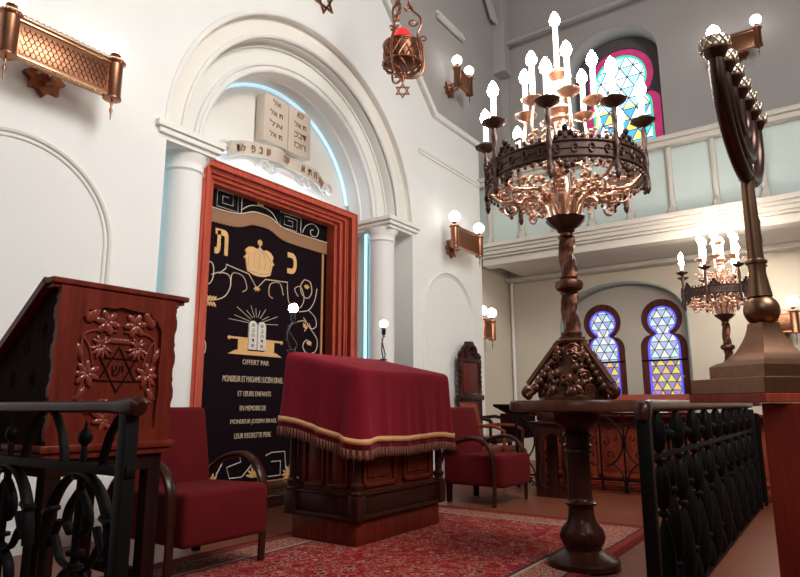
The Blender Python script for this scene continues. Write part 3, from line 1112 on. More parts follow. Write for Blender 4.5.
def make_sconce(label, H=.372):
    q_ = H - .045
    T = thing('wall_lamp', label, 'wall lamp', group='copper bar wall lamps with globes')
    # local: x along the wall, y outward, z up, origin on the wall behind the bar centre
    b = BM()
    bb(b, (-q_, .275, -.125), (q_, .325, .115), bevel=.004)
    k0 = len(b.faces)
    for r_ in range(6):
        for c_ in range(18):
            x = -q_ + .025 + c_ * .037 + (.0185 if r_ % 2 else 0)
            if x > q_ - .02:
                continue
            tube(b, [(x + .0185 * math.cos(R(a)), .327, -.085 + r_ * .034 + .030 * math.sin(R(a)) * -1) for a in range(0, 181, 45)], .0028, 4)
    slot_from(b, k0, 1)
    pn = obj('panel', b, 'copper', T, mats=['darker'])
    b = BM()
    bb(b, (-q_, .265, .115), (q_, .335, .135), bevel=.004); bb(b, (-q_, .27, .150), (q_, .33, .158))
    bb(b, (-q_, .265, -.145), (q_, .335, -.125), bevel=.004)
    obj('rail', b, 'brass', T)
    b = BM()
    for k in range(int(q_ / .02)):
        x = -q_ + .02 + .04 * k
        tube(b, arc((x, .325, .160), .014, 0, 180, 8), .0035, 5)
        ball(b, (x, .325, -.152), .009, 8, (1, .6, 1.2))
    obj('cresting', b, 'copper', T)
    for s in (-1, 1):
        b = BM()
        lathe(b, [(.0, -.165), (.045, -.165), (.066, -.155), (.066, -.14), (.060, -.13), (.060, .13), (.069, .14), (.072, .16), (.062, .17), (.0, .17)], (s * H, .30, 0), 24)
        p = obj('post', b, 'copper', T)
        b = BM()
        lathe(b, [(.0, -.33), (.004, -.31), (.006, -.27), (.014, -.245), (.008, -.225), (.005, -.21), (.012, -.19), (.005, -.165)], (s * H, .30, 0), 12)
        obj('finial', b, 'copper', p)
        b = BM()
        for k in range(20):
            t = 2 * PI * k / 20
            ball(b, (s * H + .070 * math.cos(t), .30 + .070 * math.sin(t), .150), .010, 6)
        obj('beading', b, 'brass', p)
        b = BM()
        lathe(b, [(.0, .17), (.02, .17), (.016, .185), (.034, .20), (.04, .215), (.02, .225)], (s * H, .30, 0), 20)
        obj('globe_holder', b, 'copper', T)
        b = BM()
        ball(b, (s * H, .30, .295), .084, 24)
        obj('globe', b, 'globe', T)
    b = BM()
    tube(b, [(0, .02, -.06), (0, .12, -.10), (0, .22, -.08), (0, .29, -.02)], .014, 8)
    tube(b, [(-.03, .02, -.02), (-H * .3, .16, .0), (-H * .4, .28, .0)], .011, 8)
    tube(b, [(.03, .02, -.02), (H * .3, .16, .0), (H * .4, .28, .0)], .011, 8)
    obj('bracket_arm', b, 'copper', T)
    b = BM()
    addmesh(b, prism([[((.15 if k % 2 == 0 else .105) * math.sin(PI * k / 8), (.15 if k % 2 == 0 else .105) * math.cos(PI * k / 8)) for k in range(16)]], .045, Matrix(((1, 0, 0, 0), (0, 0, 1, 0), (0, 1, 0, 0), (0, 0, 0, 1)))))
    bmesh.ops.translate(b, verts=b.verts, vec=(0, 0, -.06))
    lathe(b, [(.07, .045), (.05, .07), (.02, .085), (0, .09)], (0, 0, -.06), 8, (0, 1, 0))
    obj('wall_plate', b, 'copper', T, smooth=False)
    return T


s0 = make_sconce('copper wall lamp nearest the camera, two white globes, above the carved lectern')
s0.location = (-4.608, 1.945, 3.42); s0.rotation_euler = (0, 0, -PI / 2)
dup(s0, (-4.608, 7.87, 3.35), -PI / 2, 'copper wall lamp with two globes between the ark column and the gallery')
s1 = make_sconce('small copper wall lamp half hidden by the white wall end under the gallery', .17)
s1.location = (-4.958, 9.12, 2.19); s1.rotation_euler = (0, 0, -PI / 2)
s2 = make_sconce('wall lamp with two close globes on the grey upper wall left of the big candelabrum', .205)
s2.location = (-4.958, 8.50, 6.33); s2.rotation_euler = (0, 0, -PI / 2)
dup(s2, (-.65, 10.697, 2.12), PI, 'copper wall lamp on the beige wall behind the menorah ball')
s3 = make_sconce('wall lamp high on the grey wall behind the menorah cups', .30)
s3.location = (-.78, 10.697, 6.60); s3.rotation_euler = (0, 0, PI)
b = BM()
bb(b, (-4.958, 8.10, 7.50), (-4.90, 9.0, 7.57), bevel=.008); bb(b, (-4.93, 8.12, 7.42), (-4.86, 8.98, 7.48), bevel=.008)
tag(obj('tube_light_fixture', b, 'tubew'), 'long unlit white tube fixture high on the grey side wall', 'light fixture')

# ================================================================== ETERNAL LIGHT
T = thing('eternal_lamp', 'hanging copper lamp with a red glass and a star pendant', 'hanging lamp', (-3.44, 4.95, 4.52))
b = BM()
lathe(b, [(.14, 0), (.185, .02), (.195, .10), (.198, .20), (.205, .215), (.185, .215), (.18, .02)], (0, 0, 0), 36)
obj('basket', b, 'bronze', T)
b = BM()
for i in range(16):
    for s in (-1, 1):
        tube(b, [(.198 * math.cos(2 * PI * i / 16 + s * k * .10), .198 * math.sin(2 * PI * i / 16 + s * k * .10), .015 + k * .032) for k in range(7)], .009, 5)
obj('lattice', b, 'copper', T)
b = BM()
for i in range(22):
    t = 2 * PI * i / 22
    ball(b, (.207 * math.cos(t), .207 * math.sin(t), .0), .016, 8)
for z_, q_ in ((.215, .012), (.0, .012), (.19, .006)):
    tube(b, [(.203 * math.cos(2 * PI * i / 40), .203 * math.sin(2 * PI * i / 40), z_) for i in range(40)], q_, 8, closed=True)
obj('rim', b, 'copper', T)
b = BM()
lathe(b, [(.0, .18), (.09, .19), (.115, .24), (.110, .30), (.085, .37), (.045, .415), (0, .43)], (0, 0, 0), 28)
obj('red_glass', b, 'redglass', T)
for i in range(3):
    t = R(155 + 120 * i)
    b = BM()
    prof = [(.03, -.15), (.12, -.15), (.20, -.10), (.225, -.02), (.225, .10), (.215, .22), (.175, .30), (.165, .37), (.20, .46), (.19, .56), (.11, .64), (.07, .74), (.12, .86), (.14, .96), (.08, 1.04), (.02, 1.06)]
    P_ = smoothln(prof, 4)
    tube(b, [(q[0] * math.cos(t), q[0] * math.sin(t), q[1]) for q in P_], .013, 8)
    for c0, r_, a0, a1 in (((.11, .50), .055, 0, -400), ((.06, .66), .05, 10, 400), ((.225, .30), .04, 180, -190), ((.12, .80), .05, 180, -150)):
        q = spiral((0, 0, 0), r_, .012, a0, a1, 18, 'xz')
        tube(b, [((v.x + c0[0]) * math.cos(t), (v.x + c0[0]) * math.sin(t), v.z + c0[1]) for v in q], .009, 6)
    obj('scroll_arm', b, 'copper', T)
b = BM()
for i in range(9):
    t = R(20 + 40 * i)
    tube(b, [((.19 - .15 * u) * math.cos(t + u), (.19 - .15 * u) * math.sin(t + u), -.02 - .11 * u ** .6) for u in [k / 8 for k in range(9)]], .011, 6)
    ball(b, (.19 * math.cos(t), .19 * math.sin(t), -.03), .015, 8)
lathe(b, [(.05, -.12), (.06, -.13), (.03, -.16), (.015, -.19), (0, -.19)], (0, 0, 0), 24)
obj('bowl_underside', b, 'copper', T)
PT = BM()
tube(PT, [(0, 0, -.18), (0, 0, -.22)], .006, 6)
for Ls in star6(.088, (0, 0), .012):
    addmesh(PT, prism(Ls, .014, Matrix.Translation((0, 0, -.30)) @ Matrix.Rotation(R(35), 4, 'Z') @ WY))
obj('star_pendant', PT, 'copper', T, smooth=False)
b = BM()
tube(b, [(0, 0, 1.05), (0, 0, 5.47)], .010, 8)
obj('hanging_rod', b, 'bronze', T)
# ================================================================== RUG
rx0, rx1, ry0, ry1 = -3.60, -1.30, 1.6, 5.42
b = BM()
bb(b, (-(rx1 - rx0) / 2, -(ry1 - ry0) / 2, 0), ((rx1 - rx0) / 2, (ry1 - ry0) / 2, .012), bevel=.004)
obj_ = obj('rug', b, rug_mat(0, 0, (rx1 - rx0) / 2, (ry1 - ry0) / 2), loc=((rx0 + rx1) / 2, (ry0 + ry1) / 2, .0))
tag(obj_, 'red oriental rug with cream and dark floral pattern under the reading desk', 'rug')
obj_.rotation_euler = (0, 0, 0)

# ================================================================== READING DESK
DX, DY = -3.15, 4.05        # centre; local x towards the nave
hx, hy = .31, .54
T = thing('reading_desk', 'mahogany reading desk with panelled sides and corner columns under a crimson cloth', 'desk', (DX, DY, .012))
b = BM()
bb(b, (-hx + .0, -hy, 0), (hx, hy, .17), bevel=.008)
obj('plinth', b, 'red', T)
b = BM()
bb(b, (-hx - .03, -hy - .03, .17), (hx + .03, hy + .03, .20), bevel=.008); bb(b, (-hx - .005, -hy - .005, .20), (hx + .005, hy + .005, .33), bevel=.006)
bb(b, (-hx - .02, -hy - .02, .33), (hx + .02, hy + .02, .35), bevel=.006)
obj('base_moulding', b, 'dark', T)
b = BM()
bb(b, (-hx + .03, -hy + .03, .35), (hx - .03, hy - .03, 1.12))
body = obj('body', b, 'carved', T, smooth=False)


def fpanel(bm, c, w_, h_, axis, out, rail=.03):
    """raised panel with frame moulding on a face. axis 'x' face normal x / 'y' face normal y"""
    def pt(u, v, n):
        return (c[0] + out * n, c[1] + u, c[2] + v) if axis == 'x' else (c[0] + u, c[1] + out * n, c[2] + v)
    for (u0, v0, u1, v1) in ((-w_ / 2, -h_ / 2, w_ / 2, -h_ / 2 + rail), (-w_ / 2, h_ / 2 - rail, w_ / 2, h_ / 2), (-w_ / 2, -h_ / 2, -w_ / 2 + rail, h_ / 2), (w_ / 2 - rail, -h_ / 2, w_ / 2, h_ / 2)):
        a, d = pt(u0, v0, -.005), pt(u1, v1, .022)
        bb(bm, [min(p, q) for p, q in zip(a, d)], [max(p, q) for p, q in zip(a, d)], bevel=.006)
    a, d = pt(-w_ / 2 + rail * 2, -h_ / 2 + rail * 2, -.005), pt(w_ / 2 - rail * 2, h_ / 2 - rail * 2, .012)
    bb(bm, [min(p, q) for p, q in zip(a, d)], [max(p, q) for p, q in zip(a, d)], bevel=.010)


for yc in (-.25, .25):
    b = BM(); fpanel(b, (hx - .03, yc, .60), .40, .44, 'x', 1); obj('front_panel', b, 'carved', T)
    b = BM(); fpanel(b, (-hx + .03, yc, .60), .40, .44, 'x', -1); obj('back_panel', b, 'carved', T)
for xc in (-.115, .115):
    for s in (-1, 1):
        b = BM(); fpanel(b, (xc, s * (hy - .03), .62), .20, .48, 'y', s, .022); obj('side_panel', b, 'carved', T)
for sx in (-1, 1):
    for sy in (-1, 1):
        b = BM()
        bb(b, (sx * hx - .045, sy * hy - .045, .17), (sx * hx + .045, sy * hy + .045, .34), bevel=.01)
        lathe(b, [(.045, .34), (.05, .355), (.035, .37), (.046, .40), (.046, .41), (.028, .43), (.030, .50), (.025, .95), (.042, .97), (.042, 1.0), (.03, 1.02), (.045, 1.06), (.045, 1.10)], (sx * hx, sy * hy, 0), 20)
        obj('corner_column', b, 'dark', T)
b = BM()
w2 = []
for x, y, z in ((-.36, -.58, 1.33), (.36, -.58, 1.19), (.36, .62, 1.19), (-.36, .62, 1.33)):
    w2.append((x, y, z))
lo_ = [b.verts.new((x, y, 1.08)) for x, y, z in w2]; hi_ = [b.verts.new(p) for p in w2]
for i in range(4):
    b.faces.new((lo_[i], lo_[(i + 1) % 4], hi_[(i + 1) % 4], hi_[i]))
b.faces.new(lo_); b.faces.new(hi_)
obj('sloping_top', b, 'dark', T, smooth=False)

# the velvet cover
TC = thing('velvet_cover', 'crimson velvet cover with gold ribbon and fringe draped over the reading desk', 'cloth', (DX, DY, .012))


def ztop(x):
    return 1.285 - (x + 0) * .215


def cover(bm, drops, flare, nper=200, closed_top=True, amp=.012):
    """perimeter loops of the draped cloth. drops: list of (drop, flare)"""
    X, Y0, Y1 = .375, -.60, .64
    rc = .05
    per = []
    segs = [((X, Y0 + rc), (X, Y1 - rc)), ((X - rc, Y1), (-X + rc, Y1)), ((-X, Y1 - rc), (-X, Y0 + rc)), ((-X + rc, Y0), (X - rc, Y0))]
    cs = [(X - rc, Y1 - rc, 0), (-X + rc, Y1 - rc, 90), (-X + rc, Y0 + rc, 180), (X - rc, Y0 + rc, 270)]
    for (a, c), (cx, cy, a0) in zip(segs, cs):
        n = 88 if abs(a[1] - c[1]) > .5 else 50
        nx, ny = (c[1] - a[1]), -(c[0] - a[0])
        l_ = math.hypot(nx, ny)
        for i in range(n):
            t = i / n
            per.append((a[0] + (c[0] - a[0]) * t, a[1] + (c[1] - a[1]) * t, nx / l_, ny / l_))
        for i in range(7):
            t = R(a0 + 90 * i / 7)
            per.append((cx + rc * math.cos(t), cy + rc * math.sin(t), math.cos(t), math.sin(t)))
    rings = []
    for d, fl in drops:
        ring = []
        for i, (x, y, nx, ny) in enumerate(per):
            s = i / len(per) * 2 * PI
            ph = math.sin(s * 17 + 1.3 * math.sin(s * 3)) * .6 + math.sin(s * 31 + 2) * .4
            corner = max(0, 1 - min(math.hypot(x - cx_, y - cy_) for cx_, cy_ in ((X, Y0), (X, Y1), (-X, Y0), (-X, Y1))) / .16)
            k = min(1, d / .5)
            o = fl + ph * amp * k * (1 + corner) + .035 * corner * k
            wob = .006 * math.sin(s * 5 + .6) * k - .016 * corner * k
            px, py = x + nx * o, y + ny * o
            ring.append(bm.verts.new((px, py, ztop(x) - d + wob)))
        rings.append(ring)
    n = len(per)
    for a, c in zip(rings, rings[1:]):
        for i in range(n):
            bm.faces.new((a[i], a[(i + 1) % n], c[(i + 1) % n], c[i]))
    return rings, per


b = BM()
rings, per = cover(b, [(-.012, -.022), (-.006, -.010), (.012, .004), (.05, .008), (.12, .010), (.2, .012), (.28, .014), (.36, .018), (.43, .022), (.5, .026), (.545, .028)], 0)
b.faces.new(rings[0])
cl = obj('cover_cloth', b, 'velvet', TC)
md = cl.modifiers.new('thick', 'SOLIDIFY'); md.thickness = .006; md.offset = -1
b = BM()
cover(b, [(.468, .030), (.508, .032)], 0)
o = obj('gold_ribbon', b, 'goldband', TC)
md = o.modifiers.new('thick', 'SOLIDIFY'); md.thickness = .004; md.offset = 1
b = BM()
rings, per = cover(b, [(.540, .031), (.600, .034)], 0)
k = 0
n = len(per)
# cut the fringe into strands
fs = list(b.faces)
obj_f = obj('fringe', b, 'fringe', TC)
b = BM()
r2, per2 = cover(b, [(.545, .036), (.612, .038)], 0)
fs = list(b.faces)
bmesh.ops.delete(b, geom=[f for i, f in enumerate(fs) if i % 2], context='FACES_ONLY')
o = obj('fringe_strands', b, 'strand', obj_f)
md = o.modifiers.new('thick', 'SOLIDIFY'); md.thickness = .004; md.offset = 0

# two small desk lamps on the cloth


def make_lamp(label):
    T_ = thing('desk_lamp', label, 'lamp', group='small bare bulb lamps at the reading desk')
    b_ = BM()
    lathe(b_, [(.0, 0), (.035, 0), (.035, .012), (.012, .02), (0, .02)], (0, 0, 0), 16)
    obj('base', b_, 'steel', T_)
    b_ = BM()
    tube(b_, [(0, .0, .01), (.0, -.05, .09), (0, -.045, .16), (0, -.01, .21), (0, .01, .25)], .007, 8)
    tube(b_, [(.0, .035, .01), (.0, .065, .06), (0, -.02, .15), (0, -.04, .20), (0, .05, .235)], .006, 8)
    obj('neck', b_, 'steel', T_)
    b_ = BM()
    lathe(b_, [(.0, .24), (.014, .24), (.020, .255), (.020, .31), (.016, .315)], (0, .01, 0), 16)
    obj('socket', b_, 'steel', T_)
    b_ = BM()
    ball(b_, (0, .01, .345), .038, 20)
    obj('bulb', b_, 'deskbulb', T_)
    return T_


l0 = make_lamp('small lit bulb lamp on the back left corner of the reading desk')
l0.location = (-3.50, 3.49, 1.386)
dup(l0, (-3.47, 4.66, 1.380), R(20), 'small lit bulb lamp at the back right edge of the reading desk')

# ================================================================== LECTERN
LX, LY = -2.9, 1.695
T = thing('carved_lectern', 'tall carved mahogany lectern with a star and flowers, sloping top, nearest the left wall', 'lectern', (LX, LY, 0))
# local x: + towards nave; face at x=0, y -.31..+.31
hw = .305
b = BM()
# corpus with sloping top; side outline in (x,z)
prof = [(0, .74), (0, 1.50), (-.06, 1.52), (-.66, 1.09), (-.66, .74)]
A = [b.verts.new((x, -hw, z)) for x, z in prof]; Bv = [b.verts.new((x, hw, z)) for x, z in prof]
b.faces.new(A); b.faces.new(Bv)
for i in range(5):
    b.faces.new((A[i], A[(i + 1) % 5], Bv[(i + 1) % 5], Bv[i]))
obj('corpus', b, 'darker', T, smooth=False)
# scalloped frame stiles at the front
b = BM()


def scallop(u, z0, z1, side, n=40):
    out = []
    for i in range(n + 1):
        z = z0 + (z1 - z0) * i / n
        k = (i % 10)
        out.append((u + side * (.010 * (1 if k in (2, 3, 4) else (.5 if k in (1, 5, 7) else 0))), z))
    return out


Lft = scallop(-hw, .80, 1.52, -1); Rgt = scallop(hw, .80, 1.52, 1)
ow = Lft + list(reversed(Rgt))
inn = [(-.205, .86), (-.205, 1.36), (-.17, 1.42), (-.09, 1.44), (0, 1.45), (.15, 1.44), (.20, 1.40), (.225, 1.36), (.225, .86)]
inn2 = []
for i in range(len(inn) - 1):
    for k in range(5):
        t = k / 5
        a, c = inn[i], inn[i + 1]
        z_ = .005 * math.sin(k * 2.6)
        inn2.append((a[0] + (c[0] - a[0]) * t + z_, a[1] + (c[1] - a[1]) * t - abs(z_)))
inn2.append(inn[-1])
obj('front_frame', prism([ow, inn2], .028, WX, .0), 'red', T, smooth=False)
b = BM(); bb(b, (-.005, -hw + .02, .80), (.006, hw - .02, 1.50))
FP = obj('front_panel', b, 'carved', T, smooth=False)
b = BM()
SCc = (0.01, 1.14)


def lf(bm, y, z, ang, l_, w_=.3, x=.012, th=.30):
    t = R(ang)
    l_ *= 1.3
    ball(bm, (x, y + l_ * math.sin(t), z + l_ * math.cos(t)), l_, 10, (th, w_, 1), Matrix.Rotation(-t, 3, 'X'))


# blossoms and leaves around the panel
for s in (-1, 1):
    c0 = (.01 + s * .075, 1.37)
    for a in (0, 60, 120, 180, 240, 300):
        lf(b, c0[0], c0[1], a + 20 * s, .026, .55)
    c1 = (.01 + s * .095, 1.25)
    for a in (-70, -40, -10, 20, 50, 80):
        lf(b, c1[0], c1[1], 180 + a, .024, .32)
    for a in (-120, -150, 120, 150, 60, -60):
        lf(b, c1[0], c1[1] + .01, 180 + a, .020, .4)
    lf(b, .01 + s * .17, 1.36, -s * 30, .04, .5); lf(b, .01 + s * .17, 1.36, s * 10, .03, .4)
    for a in (0, 45, 90, 135, 200, 250, 300):
        lf(b, .01 + s * .155, 1.12, a * s, .026, .45)
    lf(b, .01 + s * .185, 1.18, s * 20, .035, .4); lf(b, .01 + s * .16, 1.06, s * 150, .03, .45)
    for a in (-40, 0, 40, 90):
        lf(b, .01 + s * .10, .99, 180 + a * s, .028, .42)
    for a in (0, 50, 100, 160):
        lf(b, .01 + s * .05, .905, a * s, .024, .45)
    tube(b, [(.012, q[0], q[1]) for q in smoothln([(.01 + s * .02, 1.33), (.01 + s * .12, 1.33), (.01 + s * .185, 1.30), (.01 + s * .19, 1.22), (.01 + s * .17, 1.10), (.01 + s * .19, 1.02), (.01 + s * .14, .96), (.01 + s * .06, .90)])], .006, 6)
    tube(b, [(.012, q[0], q[1]) for q in smoothln([(.01 + s * .19, 1.30), (.01 + s * .15, 1.24), (.01 + s * .13, 1.16)])], .005, 6)
    tube(b, [(.012, SCc[0] + s * v.y, .0 + v.z) for v in spiral((0, .185, 1.0), .025, .005, 0, 400, 18, 'yz')], .005, 6)
for k in range(7):
    lf(b, .01 - .045 + .015 * k, 1.30, 180, .012, .6)
for k in range(9):
    lf(b, .01 + .09 * math.cos(PI * (k + .5) / 9), .93 - .05 * math.sin(PI * (k + .5) / 9), 90 * math.cos(PI * (k + .5) / 9) + 180, .02, .5)
obj('carved_flowers', b, 'carvedgloss', FP)
b = BM()
for Ls in star6(.115, (0.01, 1.145), .006):
    addmesh(b, prism(Ls, .006, WX, .006))
obj('carved_star', b, 'darker', FP, smooth=False)
obj('carved_letters', text('\u05e9\u05d9', .05, WX, (.01, 1.115), .006, .005, fit=.06, height=.05), 'darker', FP, smooth=False)
# top board
b = BM()
d = Vector((-.60, 0, -.35)).normalized()
c0 = Vector((.035, 0, 1.555)); c1 = Vector((-.70, 0, 1.165))
bb(b, (-.06, -.35, 1.525), (.035, .38, 1.553), bevel=.006)
bb(b, (-.075, -.335, 1.505), (.02, .36, 1.527), bevel=.005)
n_ = Vector((.35, 0, -.60)).normalized()
P4 = [Vector((-.05, 0, 1.558)), Vector((-.72, 0, 1.075)), Vector((-.72, 0, 1.075)) + n_ * .035, Vector((-.05, 0, 1.558)) + n_ * .035]
A = [b.verts.new((p.x, -.35, p.z)) for p in P4]; Bv = [b.verts.new((p.x, .38, p.z)) for p in P4]
b.faces.new(A); b.faces.new(Bv)
for i in range(4):
    b.faces.new((A[i], A[(i + 1) % 4], Bv[(i + 1) % 4], Bv[i]))
obj('top_board', b, 'red', T, smooth=False)
for s in (-1, 1):
    b = BM()
    for cx_, cz_ in ((-.25, 1.25), (-.36, 1.10), (-.16, 1.10), (-.48, .98), (-.26, .96), (-.10, 1.32)):
        for a in range(0, 360, 60):
            t = R(a)
            ball(b, (cx_ + .018 * math.sin(t), s * (hw + .001), cz_ + .024 * math.cos(t)), .017, 8, (.6, .3, 1), Matrix.Rotation(t, 3, 'Y'))
        ball(b, (cx_, s * (hw + .003), cz_), .010, 8)
        obj('rosette', b, 'darker', T)
        b = BM()
    b.free()
b = BM()
bb(b, (-.69, -hw - .03, .765), (.045, hw + .03, .800), bevel=.008); bb(b, (-.67, -hw - .015, .735), (.03, hw + .015, .765), bevel=.006)
obj('base_moulding', b, 'red', T)
for sx in (-.62, -.03):
    for s in (-1, 1):
        b = BM()
        box(b, (sx, s * .25, .38), (.075, .075, .72), bevel=.008)
        bb(b, (sx - .05, s * .25 - .05, .012), (sx + .05, s * .25 + .05, .09), bevel=.01)
        obj('leg', b, 'darker', T)
b = BM(); bb(b, (-.66, -.28, .66), (.01, .28, .74)); obj('apron', b, 'darker', T)
for s in (-1, 1):
    b = BM(); bb(b, (-.62, s * .25 - .02, .12), (-.03, s * .25 + .02, .17))
    obj('stretcher', b, 'darker', T)

# ================================================================== ARMCHAIRS


def make_armchair(label):
    # local: faces +x, origin floor centre of the seat. width in y
    T_ = thing('armchair', label, 'armchair', group='crimson armchairs with bentwood arms')
    D, W_ = .33, .33
    b_ = BM()
    # seat block with soft front
    box(b_, (.0, 0, .322), (.69, .62, .29), bevel=.035, seg=4)
    for v in b_.verts:
        v.co.z += .02 * (v.co.x + .3) * (1 if v.co.z > .3 else 0) * 1.0
    obj('seat', b_, 'seat', T_)
    b_ = BM()
    box(b_, (-.30, 0, .62), (.13, .60, .66), rot=(0, R(-11), 0), bevel=.04, seg=4)
    obj('backrest', b_, 'seat', T_)
    for s in (-1, 1):
        b_ = BM()
        P_ = smoothln([(-.38, .36), (-.30, .50), (-.14, .605), (.05, .64), (.17, .595), (.245, .49), (.26, .34), (.262, .18), (.258, .0)], 6)
        P_ = [p for p in P_ if p[1] > .0] + [(.258, 0)]
        tube(b_, [(p[0], s * .34, p[1]) for p in P_], [.030 if p[1] > .3 else .024 for p in P_], 10, flat=(1.15, .75))
        obj('arm', b_, 'dark', T_)
        b_ = BM()
        box(b_, (-.30, s * .27, .11), (.045, .045, .22), taper=(1.2, 1.2), bevel=.004)
        obj('leg', b_, 'darker', T_)
    b_ = BM()
    bb(b_, (-.33, -.29, .19), (.30, .29, .215))
    obj('seat_frame', b_, 'darker', T_)
    return T_


c0 = make_armchair('crimson armchair beside the carved lectern, nearest the camera')
c0.location = (-3.38, 2.56, .013)
dup(c0, (-3.10, 5.98, .0), R(-2), 'crimson armchair in the middle, between the reading desk and the iron railing')

# carved high back chair against the ark wall
T = thing('carved_high_chair', 'high backed carved wooden chair with pierced crest against the white wall', 'chair', (-4.24, 8.18, 0), 0, scale=1.06)
b = BM()
bb(b, (-.27, -.27, .42), (.27, .27, .50), bevel=.015); obj('seat', b, 'dark', T)
b = BM()
bb(b, (-.25, -.21, 1.08), (-.215, .21, 1.50), bevel=.008); obj('back_panel', b, 'carved', T)
b = BM()
for s in (-1, 1):
    lathe(b, [(.03, .5), (.03, 1.0), (.045, 1.03), (.03, 1.06), (.036, 1.2), (.028, 1.35), (.04, 1.52), (.03, 1.56), (.04, 1.6), (0, 1.66)], (-.235, s * .27, 0), 12)
    for k in range(7):
        ball(b, (-.235, s * .305, 1.10 + k * .07), .026, 8, (1, 1, 1.3))
bb(b, (-.28, -.33, .98), (-.18, .33, 1.06), bevel=.02); bb(b, (-.27, -.30, 1.5), (-.20, .30, 1.55), bevel=.012); bb(b, (-.26, -.30, .5), (-.21, .30, .98))
obj('back_frame', b, 'dark', T)
b = BM()
addmesh(b, prism([[(-.26, 1.54)] + [(-.22 * math.cos(PI * k / 16) * (1 + .07 * math.cos(k * 2.0)), 1.56 + .24 * math.sin(PI * k / 16) * (1 + .05 * math.cos(k * 2.0))) for k in range(17)] + [(.26, 1.54)], [(.05 * math.cos(R(a)), 1.66 + .05 * math.sin(R(a))) for a in range(0, 360, 30)]], .05, WX, -.26))
for k in range(13):
    t = PI * (k + .5) / 13
    ball(b, (-.205, -.16 * math.cos(t), 1.57 + .16 * math.sin(t)), .028, 8)
for s in (-1, 1):
    tube(b, [(-.20, v.y, v.z) for v in spiral((0, s * .09, 1.63), .06, .015, 0, 420, 20, 'yz', s)], .012, 6)
obj('crest', b, 'dark', T)
for sx in (-.23, .23):
    for s in (-1, 1):
        b = BM(); lathe(b, [(.03, 0), (.035, .05), (.02, .12), (.032, .25), (.022, .34), (.035, .42)], (sx, s * .23, 0), 12); obj('leg', b, 'dark', T)
for s in (-1, 1):
    b = BM()
    tube(b, [(-.23, s * .27, .74), (.0, s * .28, .76), (.2, s * .28, .72), (.24, s * .28, .66)], .024, 8); tube(b, [(.2, s * .27, .5), (.2, s * .28, .72)], .02, 8)
    obj('arm', b, 'dark', T)

# plain wooden armchair in front of it
T = thing('wooden_armchair', 'wooden armchair with a smooth tan back behind the middle crimson armchair', 'chair', (-3.65, 7.27, 0), 0)
b = BM(); box(b, (0, 0, .43), (.50, .50, .07), bevel=.015); obj('seat', b, 'tan', T)
b = BM()
n = 10
g = [[b.verts.new((-.28 - .10 * (j / n) ** 1.5 - .05 * (1 - (2 * i / 8 - 1) ** 2), -.22 + .44 * i / 8, .47 + .53 * j / n)) for i in range(9)] for j in range(n + 1)]
for j in range(n):
    for i in range(8):
        b.faces.new((g[j][i], g[j][i + 1], g[j + 1][i + 1], g[j + 1][i]))
o = obj('backrest', b, 'tan', T); md = o.modifiers.new('thick', 'SOLIDIFY'); md.thickness = .025; md.offset = 0
for s in (-1, 1):
    b = BM(); tube(b, smoothln and [(-.28, s * .25, .70), (-.1, s * .28, .72), (.15, s * .28, .71), (.26, s * .27, .66), (.25, s * .26, .45)], .022, 8); obj('arm', b, 'tan', T)
    for sx in (-.22, .22):
        b = BM(); box(b, (sx, s * .22, .205), (.045, .045, .41), bevel=.004); obj('leg', b, 'tan', T)
# ================================================================== CANDELABRUM


